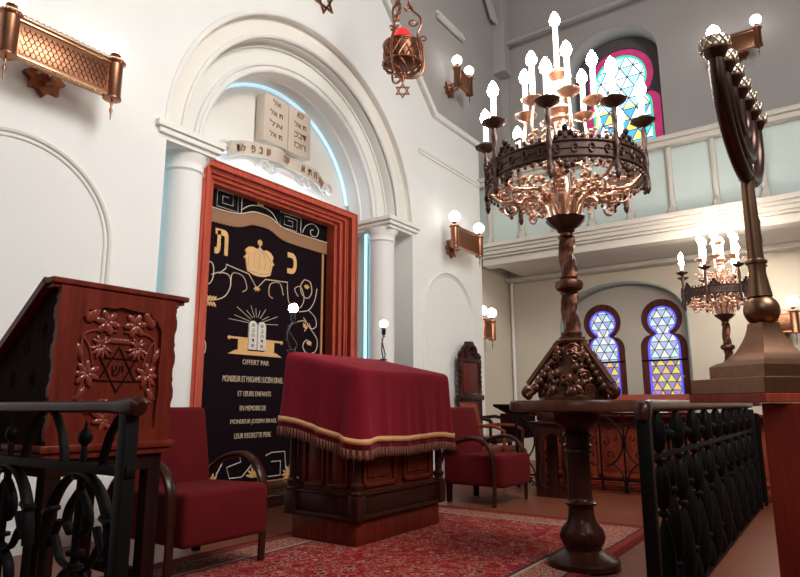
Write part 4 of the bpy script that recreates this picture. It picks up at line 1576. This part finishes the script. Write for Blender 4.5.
def make_candelabrum(label):
    T_ = thing('candelabrum', label, 'candelabrum', group='large many armed candelabra')
    # ---- foot
    b = BM()
    lathe(b, [(.225, .0), (.225, .02), (.19, .05), (.155, .12), (.12, .22), (.085, .32), (.07, .37), (.085, .385), (.085, .40), (.06, .405)], (0, 0, 0), 24, wob=lambda t, k: 1 + .06 * math.cos(6 * t))
    rr = random.Random(3)
    for i in range(90):
        t = rr.uniform(0, 2 * PI); h = rr.uniform(.04, .33)
        r_ = .215 - .38 * h + .01
        q = spiral((0, 0, 0), rr.uniform(.025, .045), .008, rr.uniform(0, 360), rr.uniform(0, 360) + 380, 14, 'xz', rr.choice((-1, 1)))
        tube(b, [Vector((r_ + .012, v.x, h + v.z)) @ Matrix.Rotation(-t, 3, 'Z') for v in q], .009, 5)
    for i in range(80):
        t = rr.uniform(0, 2 * PI); h = rr.uniform(.03, .36)
        r_ = .215 - .38 * h + .012
        ball(b, (r_ * math.cos(t), r_ * math.sin(t), h), rr.uniform(.015, .028), 8, (1, 1, 1.4))
    F_ = obj('foot', b, 'bronze', T_)
    for i in range(3):
        t = R(i * 120 + 218)
        b = BM()
        P_ = smoothln([(.075, .36), (.12, .27), (.18, .17), (.25, .075), (.285, .045), (.315, .03), (.325, .055), (.305, .075), (.285, .06)], 5)
        tube(b, [(p[0] * math.cos(t), p[0] * math.sin(t), p[1]) for p in P_], [.026 if k < 24 else .022 for k in range(len(P_))], 8, flat=(1.2, .9))
        P_ = [(.09, .37), (.30, .10)]
        tube(b, [(p[0] * math.cos(t), p[0] * math.sin(t), p[1]) for p in P_], .018, 4)
        ball(b, (.30 * math.cos(t), .30 * math.sin(t), .028), .028, 10)
        for k in range(7):
            u = k / 7
            rr_ = .10 + .18 * u
            for s in (-1, 1):
                ball(b, (rr_ * math.cos(t) - s * .03 * math.sin(t), rr_ * math.sin(t) + s * .03 * math.cos(t), .31 - .27 * u), .020, 8, (1, 1, 1.3))
        obj('scroll_foot', b, 'bronze', F_)
    b = BM()
    lathe(b, [(.10, .36), (.105, .375), (.09, .39), (.06, .40), (.068, .415), (.068, .43), (.05, .44)], (0, 0, 0), 24)
    twist(b, (0, 0, .43), .050, .26, 1.1, 3)
    lathe(b, [(.045, .685), (.06, .69), (.05, .70), (.085, .72), (.092, .745), (.085, .77), (.055, .785), (.06, .795), (.05, .80)], (0, 0, 0), 24, wob=lambda t, k: 1 + .03 * math.cos(10 * t))
    twist(b, (0, 0, .80), .047, .27, 1.1, 3)
    lathe(b, [(.045, 1.06), (.058, 1.07), (.045, 1.08), (.04, 1.10), (.06, 1.115), (.05, 1.125)], (0, 0, 0), 24)
    obj('twisted_stem', b, 'bronze', T_)
    b = BM()
    lathe(b, [(.04, 1.12), (.07, 1.135), (.10, 1.16), (.125, 1.19), (.13, 1.20), (.10, 1.185), (.05, 1.17)], (0, 0, 0), 32, wob=lambda t, k: 1 + (.07 * math.cos(8 * t) if k > 1 else 0))
    obj('drip_dish', b, 'band', T_)
    b = BM()
    twist(b, (0, 0, 1.17), .036, .75, 3, 2, 40)
    lathe(b, [(.03, 1.9), (.06, 1.92), (.05, 1.95), (.085, 1.98), (.08, 2.0), (.04, 2.01), (.035, 2.2), (.06, 2.22), (.095, 2.235), (.09, 2.25), (.03, 2.25)], (0, 0, 0), 24)
    obj('upper_stem', b, 'branch', T_)
    # ---- ring
    RR, ZR = .52, 1.49
    b = BM()
    N_ = 160
    rows = []
    for rad in (RR, RR - .012):
        for top in (0, 1):
            ring = []
            for i in range(N_):
                t = 2 * PI * i / N_
                ph = (i % 20) / 20
                if top:
                    z = ZR + .055 + .012 * abs(math.sin(i * PI / 4)) + (.07 * max(0, 1 - abs(ph - .5) / .16) ** .7)
                else:
                    z = ZR - .055 - .012 * abs(math.sin(i * PI / 4)) - (.035 * max(0, 1 - abs(ph - .5) / .10))
                ring.append(b.verts.new((rad * math.cos(t), rad * math.sin(t), z)))
            rows.append(ring)
    o0, o1, i0, i1 = rows
    for i in range(N_):
        j = (i + 1) % N_
        b.faces.new((o0[i], o0[j], o1[j], o1[i])); b.faces.new((i0[j], i0[i], i1[i], i1[j]))
        b.faces.new((o1[i], o1[j], i1[j], i1[i])); b.faces.new((i0[i], i0[j], o0[j], o0[i]))
    for z_, r_ in ((ZR + .05, .008), (ZR - .05, .008), (ZR, .004)):
        tube(b, [((RR + .003) * math.cos(2 * PI * i / 64), (RR + .003) * math.sin(2 * PI * i / 64), z_) for i in range(64)], r_, 6, closed=True)
    for i in range(8):
        for sgn in (-1, 1):
            t = 2 * PI * (i + .5) / 8
            for k, (dr, dz, q) in enumerate(((.03, .10, .018), (.0, .135, .020), (-.03, .10, .018), (.06, .075, .014), (-.06, .075, .014))):
                tt = t + dr / RR
                ball(b, (RR * math.cos(tt), RR * math.sin(tt), ZR + dz), q, 8, (1, 1, 1.1))
    for i in range(64):
        t = 2 * PI * i / 64
        for dz, q in ((.078, .013), (-.080, .012)):
            ball(b, (RR * math.cos(t), RR * math.sin(t), ZR + dz), q, 6, (1, 1, 1.3))
        if i % 2:
            tube(b, [((RR + .006) * math.cos(t + .03 * math.cos(u)), (RR + .006) * math.sin(t + .03 * math.cos(u)), ZR + .026 * math.sin(u)) for u in [2 * PI * k / 8 for k in range(8)]], .006, 5, closed=True)
    for i in range(8):
        t = 2 * PI * (i + .5) / 8
        for dr, dz, q in ((0, -.11, .022), (-.035, -.10, .016), (.035, -.10, .016), (0, -.145, .014)):
            ball(b, (RR * math.cos(t + dr / RR), RR * math.sin(t + dr / RR), ZR + dz), q, 8)
    rg = obj('ring_band', b, 'band', T_)
    # ---- branches
    for i in range(8):
        t = R(i * 45 + 12)
        b = BM()

        def put(P_, r_, seg=6):
            tube(b, [(p[0] * math.cos(t), p[0] * math.sin(t), p[1]) for p in P_], r_, seg)
        put(smoothln([(.03, 1.18), (.07, 1.24), (.11, 1.33), (.20, 1.385), (.32, 1.37), (.42, 1.37), (.50, 1.44)], 6), .012)
        put(smoothln([(.05, 1.18), (.10, 1.22), (.12, 1.30), (.17, 1.33), (.21, 1.30), (.20, 1.26)], 5), .010)
        for cx_, cz_, r0, a0, a1, m_ in ((.36, 1.31, .065, 90, -300, 1), (.24, 1.44, .045, -90, 300, 1), (.44, 1.42, .04, 180, -160, 1), (.14, 1.40, .035, -60, 300, 1)):
            q = spiral((0, 0, 0), r0, .012, a0, a1, 18, 'xz', m_)
            put([(cx_ + v.x, cz_ + v.z) for v in q], .0085)
        rr2 = random.Random(i)
        for k in range(40):
            r_ = rr2.uniform(.10, .48); z_ = 1.37 + rr2.uniform(-.06, .10) + .02 * (r_ - .3)
            tt = t + rr2.uniform(-.16, .16)
            ball(b, (r_ * math.cos(tt), r_ * math.sin(tt), z_), rr2.uniform(.012, .024), 6, (1, .6, .8))
        obj('branch', b, 'branch', T_)
    b = BM()
    for i in range(6):
        t = R(i * 60 + 5)
        P_ = smoothln([(.03, 1.55), (.10, 1.66), (.20, 1.70), (.26, 1.80), (.25, 1.90), (.24, 1.97)], 6)
        tube(b, [(p[0] * math.cos(t), p[0] * math.sin(t), p[1]) for p in P_], .011, 6)
        for cx_, cz_, r0 in ((.13, 1.74, .05), (.20, 1.62, .04)):
            q = spiral((0, 0, 0), r0, .01, 0, 400, 16, 'xz')
            tube(b, [((cx_ + v.x) * math.cos(t), (cx_ + v.x) * math.sin(t), cz_ + v.z) for v in q], .008, 5)
    rr2 = random.Random(11)
    for k in range(130):
        r_ = rr2.uniform(.06, .34); t = rr2.uniform(0, 2 * PI); z_ = rr2.uniform(1.58, 1.84) - .1 * r_
        ball(b, (r_ * math.cos(t), r_ * math.sin(t), z_), rr2.uniform(.010, .022), 6, (1, 1, .7))
    obj('leafy_crown', b, 'branch', T_)

    # ---- candle arms
    def candle(r_, a, zp, hc, post=None):
        t = R(a)
        x, y = r_ * math.cos(t), r_ * math.sin(t)
        b_ = BM()
        if post:
            twist(b_, (x, y, post), .016, zp - post - .03, 2.5, 2, 20, 10)
            lathe(b_, [(.0, post - .06), (.012, post - .045), (.020, post - .02), (.014, post)], (x, y, 0), 10)
        lathe(b_, [(.014, zp - .03), (.03, zp - .02), (.055, zp - .005), (.078, zp + .012), (.080, zp + .018), (.05, zp + .012), (.022, zp + .012), (.024, zp + .05), (.020, zp + .055)], (x, y, 0), 20, wob=lambda q, k: 1 + (.04 * math.cos(8 * q) if 2 < k < 5 else 0))
        h_ = obj('candle_holder', b_, 'band' if post else 'branch', T_)
        b_ = BM()
        lathe(b_, [(.0, zp + .02), (.018, zp + .02), (.018, zp + hc), (.0, zp + hc)], (x, y, 0), 14)
        cd = obj('candle_tube', b_, 'candle', h_)
        b_ = BM()
        lathe(b_, [(0, zp + hc), (.014, zp + hc + .004), (.034, zp + hc + .03), (.038, zp + hc + .055), (.026, zp + hc + .09), (.006, zp + hc + .12), (0, zp + hc + .122)], (x, y, 0), 14)  # bulb widened, its glare is put into the shape
        obj('bulb', b_, 'bulb', h_)
    for i in range(8):
        candle(RR + .01, i * 45 + 12, 1.79, .19, 1.36)
    for i in range(6):
        candle(.24, i * 60 + 5, 1.99, .26)
    candle(0, 0, 2.25, .38)
    return T_


TBX, TBY = -1.40, 3.93
T = thing('round_table', 'round brown table on a turned column carrying the big candelabrum', 'table', (TBX, TBY, .012))
b = BM()
lathe(b, [(0, .915), (.40, .915), (.415, .925), (.415, .97), (.405, .985), (0, .985)], (0, 0, 0), 64)
obj('table_top', b, 'brown', T)
b = BM()
lathe(b, [(.215, 0), (.215, .03), (.20, .045), (.15, .07), (.112, .095), (.112, .11), (.130, .14), (.138, .17), (.125, .21), (.09, .25), (.078, .29), (.075, .34), (.095, .355), (.10, .365), (.085, .375), (.075, .385), (.072, .40), (.070, .66),
          (.085, .665), (.085, .675), (.075, .69), (.09, .70), (.09, .71), (.078, .72), (.078, .755), (.092, .765), (.092, .775), (.075, .79), (.085, .81), (.13, .84), (.15, .87), (.15, .915), (0, .915)], (0, 0, 0), 36)
obj('turned_column', b, 'dark', T)
cd0 = make_candelabrum('tall bronze candelabrum with lit electric candles standing on the round brown table')
cd0.location = (TBX, TBY, 1.0)
cd1 = dup(cd0, (-1.06, 8.30, 1.0), R(20), 'smaller looking lit candelabrum farther back in front of the gallery', scale=.86)
T = thing('pedestal_table', 'pedestal under the far candelabrum, mostly behind the iron balusters', 'table', (-1.06, 8.30, 0))
b = BM(); lathe(b, [(0, .95), (.28, .95), (.29, .97), (.28, .999), (0, .999)], (0, 0, 0), 32); obj('table_top', b, 'brown', T)
b = BM(); lathe(b, [(.18, 0), (.18, .06), (.07, .12), (.06, .8), (.10, .93), (.10, .95)], (0, 0, 0), 20); obj('turned_column', b, 'dark', T)

# ================================================================== MENORAH
PX, PY = -.25, 3.10
T = thing('wooden_pillar', 'square red brown wooden pillar in the right foreground', 'pillar', (0, 0, 0))
b = BM(); bb(b, (-.267, 2.86, 0), (.45, 3.55, .975), bevel=.006); obj('shaft', b, 'post', T)
T = thing('menorah', 'tall bronze seven armed menorah seen edge on, on a stepped brass base', 'menorah', (PX, PY, .977), R(-3.5))
b = BM(); box(b, (0, 0, .0175), (.455, .455, .035), rot=(0, 0, R(50)), bevel=.003); obj('base_board', b, 'orange', T, smooth=False)  # brighter wood than the pillar, candelabrum light put into the colour
b = BM()
box(b, (0, 0, .068), (.44, .44, .066), rot=(0, 0, R(50)), bevel=.004)
box(b, (0, 0, .128), (.325, .325, .055), rot=(0, 0, R(50)), bevel=.003)
box(b, (0, 0, .163), (.325, .325, .016), rot=(0, 0, R(50)), taper=(.84, .84))
ST = obj('stepped_base', b, 'agedbrass', T, smooth=False)
b = BM()
# concave square flare
ra = [(.185, .170), (.165, .180), (.125, .210), (.092, .255), (.070, .30), (.060, .34)]
ra = smoothln(ra, 5)
rings = []
for r_, z_ in ra:
    rings.append([b.verts.new((r_ * math.cos(R(5 + 90 * k)), r_ * math.sin(R(5 + 90 * k)), z_)) for k in range(4)])
for a, c in zip(rings, rings[1:]):
    for i in range(4):
        b.faces.new((a[i], a[(i + 1) % 4], c[(i + 1) % 4], c[i]))
b.faces.new(rings[0]); b.faces.new(rings[-1])
obj('flared_pyramid', b, 'agedbrass', T)
b = BM(); ball(b, (0, 0, .395), .072, 28); obj('ball_knop', b, 'agedbrass', T)
b = BM()
lathe(b, [(.050, .455), (.034, .56), (.036, .60), (.044, .605), (.044, .615), (.032, .625), (.026, .99), (.034, 1.0), (.030, 1.01)], (0, 0, 0), 24)
obj('stem', b, 'agedbrass', T)
b = BM()
for Ls in star6(.11, (.13, .80), .012):
    addmesh(b, prism(Ls, .012, WX, -.006))
obj('star_emblem', b, 'menorah', T, smooth=False)
ZC = 1.38


def cup(bm, y, z, r_=.047):
    lathe(bm, [(0, z - .05), (r_ * .5, z - .045), (r_ * .9, z - .01), (r_, z), (r_, z + .006)], (0, y, 0), 20)


for k in range(3):
    ra_ = (.44, .295, .15)[k]
    b = BM()
    P_ = [(0, ra_ * math.cos(R(a)), ZC - .03 - (ra_ * .74 + .02) * math.sin(R(a))) for a in range(0, 181, 6)]
    P_ = [(0, ra_, ZC + .01)] + P_ + [(0, -ra_, ZC + .01)]
    tube(b, P_, .030 - .002 * k, 12)
    obj('curved_arm', b, 'menorah', T)
b = BM(); tube(b, [(0, 0, 1.0), (0, 0, ZC)], .028, 12); obj('centre_arm', b, 'menorah', T)
for k in range(7):
    y = (-.44, -.295, -.15, 0, .15, .295, .44)[k]
    b = BM(); cup(b, y, ZC + .04); cp = obj('cup', b, 'menorah', T)
    b = BM()
    lathe(b, [(.050, ZC + .045), (.056, ZC + .05), (.058, ZC + .09), (.054, ZC + .097), (.046, ZC + .09), (.044, ZC + .05)], (0, y, 0), 24)
    for i in range(12):
        for s in (-1, 1):
            tube(b, [(.0575 * math.cos(2 * PI * i / 12 + s * q * .13), y + .0575 * math.sin(2 * PI * i / 12 + s * q * .13), ZC + .052 + q * .010) for q in range(5)], .004, 4)
    obj('woven_band', b, 'weave', cp)
    b = BM(); ball(b, (0, y, ZC + .13), .026, 14, (1, 1, 1.2)); obj('bulb', b, 'deskbulb' if k == 0 else 'offbulb', cp)

# ================================================================== RAILINGS


def torpedo(bm, x, y, z0, z1, r_, seg=12):
    h = z1 - z0
    lathe(bm, [(.006, 0), (.010, .03 * h), (r_ * .75, .12 * h), (r_, .38 * h), (r_ * .92, .62 * h), (r_ * .6, .84 * h), (.010, .97 * h), (.005, h)], (x, y, z0), seg)


def finialp(bm, x, y, z0, z1, r_):
    h = z1 - z0
    lathe(bm, [(.008, 0), (.008, .30 * h), (.016, .34 * h), (.009, .38 * h), (r_, .58 * h), (r_ * .95, .68 * h), (.010, .80 * h), (.012, .84 * h), (0, h)], (x, y, z0), 12)


# right foreground railing, runs away from the camera along y at x=-.7
T = thing('iron_railing', 'black iron railing with spindle balusters and a wooden handrail, right foreground', 'railing', (-.755, 3.0, 0))
b = BM()
tube(b, [(0, -.012, .90), (0, -.010, .93), (0, .0, .95), (0, .03, .962), (0, .08, .965), (0, 4.0, .965)], [.032, .037, .038, .034, .030, .030], 14)
obj('handrail', b, 'dark', T)
for y0_, y1_ in ((-.028, .028), (3.95, 4.006)):
    b = BM(); bb(b, (-.028, y0_, 0), (.028, y1_, .92), bevel=.004)
    obj('post', b, 'iron', T)
b = BM(); bb(b, (-.014, 0, .715), (.014, 4.0, .742), bevel=.003); obj('upper_bar', b, 'iron', T)
b = BM(); bb(b, (-.014, 0, .0), (.014, 4.0, .02), bevel=.003); obj('lower_bar', b, 'iron', T)


def collar(bm, y, z, r_=.028):
    lathe(bm, [(r_ * .6, -.01), (r_, 0), (r_, .012), (r_ * .6, .022)], (0, y, z), 12)


for i in range(9):
    y = .24 + .43 * i
    b = BM()
    torpedo(b, 0, y, .735, .955, .040)
    collar(b, y, .70); torpedo(b, 0, y, .47, .70, .042); collar(b, y, .455)
    torpedo(b, 0, y, .02, .45, .046)
    obj('baluster', b, 'iron', T)
    y += .215
    if i == 8:
        break
    b = BM()
    finialp(b, 0, y, .735, .88, .034)
    torpedo(b, 0, y, .56, .72, .030); collar(b, y, .545); torpedo(b, 0, y, .20, .54, .040); collar(b, y, .19)
    torpedo(b, 0, y, .01, .19, .034)
    for s in (-1, 1):
        tube(b, [(0, y + s * p[0], p[1]) for p in smoothln([(.0, .70), (.05, .64), (.06, .58), (.03, .55)])], .010, 6)
    obj('baluster', b, 'iron', T)

# left foreground railing, runs to the wall along x at y=1.36
T = thing('iron_railing', 'black iron railing with arched scrollwork and a wooden handrail, left foreground', 'railing', (-2.07, 1.30, 0))
b = BM()
tube(b, [(.035, 0, .965), (.02, 0, .97), (-.03, 0, .966), (-.09, 0, .968), (-.16, 0, .968), (-2.53, 0, .968)], [.022, .036, .038, .030, .024, .024], 14)
obj('handrail', b, 'dark', T)
for x in (-.035, -1.5):
    b = BM()
    bb(b, (x - .026, -.026, 0), (x + .026, .026, .95), bevel=.004)
    obj('post', b, 'iron', T)
b = BM(); bb(b, (-2.53, -.018, .725), (0, .018, .760), bevel=.003); obj('upper_bar', b, 'iron', T)
b = BM(); bb(b, (-2.53, -.018, .08), (0, .018, .115), bevel=.003); obj('lower_bar', b, 'iron', T)
for i in range(4):
    x0 = -.035 - .60 * i
    b = BM()
    fl = dict(flat=(1.5, .7))
    # upper tier: quarter arcs and a ball finial
    tube(b, [(x0 - .02, 0, .95), (x0 - .06, 0, .93), (x0 - .11, 0, .87), (x0 - .14, 0, .80), (x0 - .15, 0, .745)], .013, 8, **fl)
    tube(b, [(x0 - .55, 0, .95), (x0 - .51, 0, .93), (x0 - .46, 0, .87), (x0 - .43, 0, .80), (x0 - .42, 0, .745)], .013, 8, **fl)
    lathe(b, [(.012, .745), (.014, .80), (.010, .82), (.026, .84), (.028, .855), (.022, .875), (.008, .885), (.006, .90), (0, .925)], (x0 - .285, 0, 0), 14)
    # lower tier: big arches with collars
    tube(b, arc((x0 - .285, 0, .42), .235, 0, 180, 22, 'xz', .30), .017, 8, **fl)
    tube(b, [(x0 - .05, 0, .42), (x0 - .05, 0, .11)], .017, 8)
    tube(b, [(x0 - .52, 0, .42), (x0 - .52, 0, .11)], .017, 8)
    tube(b, [(x0 - .285, 0, .73), (x0 - .285, 0, .11)], .016, 8)
    for s in (-1, 1):
        tube(b, smoothln and [(x0 - .285 + s * p[0], 0, p[1]) for p in smoothln([(.0, .66), (.06, .60), (.075, .54), (.04, .50)])], .014, 8, **fl)
        tube(b, [(x0 - .285 + s * p[0], 0, p[1]) for p in smoothln([(.02, .38), (.10, .40), (.16, .48), (.19, .44), (.13, .54)])], .012, 8, **fl)
        tube(b, [(x0 - .285 + s * p[0], 0, p[1]) for p in smoothln([(.0, .40), (.09, .33), (.10, .22), (.0, .12)])], .015, 8, **fl)
    for z_ in (.70, .43, .38, .20):
        cyl(b, (x0 - .285, 0, z_), .034, .014, 12)
    for s in (-1, 1):
        box(b, (x0 - .285 + s * .205, 0, .57), (.06, .05, .018), rot=(0, R(20 * s), 0), bevel=.003)
    obj('scroll_panel', b, 'iron', T)

# far railing with quatrefoil scrolls along x at y=7.2
T = thing('iron_railing', 'black iron railing of curled scrolls in front of the red bench, in the background', 'railing', (-.72, 7.20, 0))
b = BM(); bb(b, (-2.60, -.02, .86), (0, .02, .885), bevel=.003); obj('top_bar', b, 'iron', T)
b = BM(); bb(b, (-2.60, -.012, .14), (0, .012, .16)); bb(b, (-2.60, -.012, .115), (0, .012, .122)); obj('lower_bar', b, 'iron', T)
for i in range(5):
    x = -.28 - .52 * i
    b = BM()
    tube(b, [(x + .26, 0, .86), (x + .26, 0, .03)], .013, 8)
    tube(b, [(x, 0, .86), (x, 0, .02)], .010, 8)
    for s in (-1, 1):
        tube(b, [(x + s * p[0], 0, p[1]) for p in smoothln([(.20, .83), (.13, .80), (.05, .70), (.012, .55), (.05, .42), (.13, .33), (.20, .30)])], .010, 6)
        tube(b, [(x + s * p[0], 0, p[1]) for p in smoothln([(.02, .02), (.012, .12), (.05, .24), (.13, .33)])], .009, 6)
        for cx_, cz_, r0, a0, a1 in ((.16, .74, .045, 140, 500), (.16, .42, .045, 220, -140), (.10, .60, .03, 100, 420), (.06, .05, .035, 0, 330), (.20, .56, .05, 90, 430)):
            tube(b, spiral((x + s * cx_, 0, cz_), r0, .008, a0, a1, 16, 'xz', s), .0075, 6)
    cyl(b, (x, 0, .53), .022, .05, 10)
    obj('scroll_panel', b, 'iron', T)
for x in (-2.60, 0):
    b = BM()
    cyl(b, (x, 0, 0), .018, .88, 10)
    obj('post', b, 'iron', T)

# ================================================================== BACKGROUND FURNITURE
T = thing('bench_pew', 'long orange brown wooden pew front with panels behind the scrolled railing', 'pew', (-2.3, 7.47, 0))
X0_, X1_ = -.85, 1.9
b = BM(); bb(b, (X0_, 0, .06), (X1_, .05, .86)); obj('front_board', b, 'orange', T, smooth=False)
b = BM()
for k in range(4):
    fpanel(b, (-.5 + .68 * k, 0, .46), .60, .62, 'y', -1, .035)
obj('panels', b, 'orange', T)
b = BM(); bb(b, (X0_ - .05, -.03, 0), (X1_ + .05, .08, .07), bevel=.006); obj('foot_rail', b, 'red', T)
b = BM(); bb(b, (X0_ - .05, -.16, .835), (X1_ + .05, .08, .865), bevel=.006); obj('ledge', b, 'red', T)
b = BM()
P4 = [(.0, .87), (.0, .98), (.40, 1.09), (.40, .87)]
A = [b.verts.new((X0_, y, z)) for y, z in P4]; Bv = [b.verts.new((.85, y, z)) for y, z in P4]
b.faces.new(A); b.faces.new(Bv)
for i in range(4):
    b.faces.new((A[i], A[(i + 1) % 4], Bv[(i + 1) % 4], Bv[i]))
obj('sloping_desk', b, 'orange', T, smooth=False)

T = thing('reading_stand', 'dark wooden stand with an arched open side beside the round table', 'stand', (-2.62, 6.6, 0))
arch_in = [(-.10, .10)] + [(-.10 * math.cos(PI * k / 12), .56 + .10 * math.sin(PI * k / 12)) for k in range(13)] + [(.10, .10)]
b = BM()
addmesh(b, prism([[(-.20, 0), (-.20, .76), (.20, .76), (.20, 0)], arch_in], .03, WY)); obj('front_side', b, 'dark', T, smooth=False)
b = BM(); addmesh(b, prism([[(-.20, 0), (-.20, .76), (.20, .76), (.20, 0)], arch_in], .03, WY, -.33)); obj('back_side', b, 'dark', T, smooth=False)
b = BM(); bb(b, (-.25, -.06, .76), (.25, .36, .79), bevel=.006); box(b, (0, .15, .845), (.34, .36, .09), bevel=.01); obj('top', b, 'dark', T)
b = BM()
for s in (-1, 1):
    tube(b, [(s * p[0], -.035, p[1]) for p in smoothln([(.13, .70), (.15, .55), (.13, .40), (.16, .25), (.13, .10)])], .016, 8)
obj('carved_side', b, 'dark', T)
b = BM(); box(b, (0, 0, .045), (.24, .17, .09), bevel=.012)
tag(obj('prayer_book', b, 'book', loc=(-2.66, 6.72, .892)), 'purple brown leather book lying on the dark arched stand', 'book')
T = thing('side_stand', 'black lectern box with a slanted lid behind the wooden armchair', 'stand', (-3.58, 7.80, 0))
b = BM(); bb(b, (-.18, -.15, .55), (.18, .15, .86), bevel=.008); obj('box', b, 'darker', T)
b = BM(); box(b, (0, 0, .92), (.52, .40, .03), rot=(R(-14), 0, 0), bevel=.006); obj('lid', b, 'darker', T)
b = BM(); lathe(b, [(.16, 0), (.16, .04), (.04, .08), (.035, .5), (.08, .56)], (0, 0, 0), 16); obj('pedestal', b, 'darker', T)
b = BM()
box(b, (0, 0, .012), (.80, .12, .024), bevel=.006)
tag(obj('folded_cloth', b, 'paper', loc=(-2.0, 7.385, .866)), 'folded white cloth lying along the ledge of the orange brown pew', 'cloth')
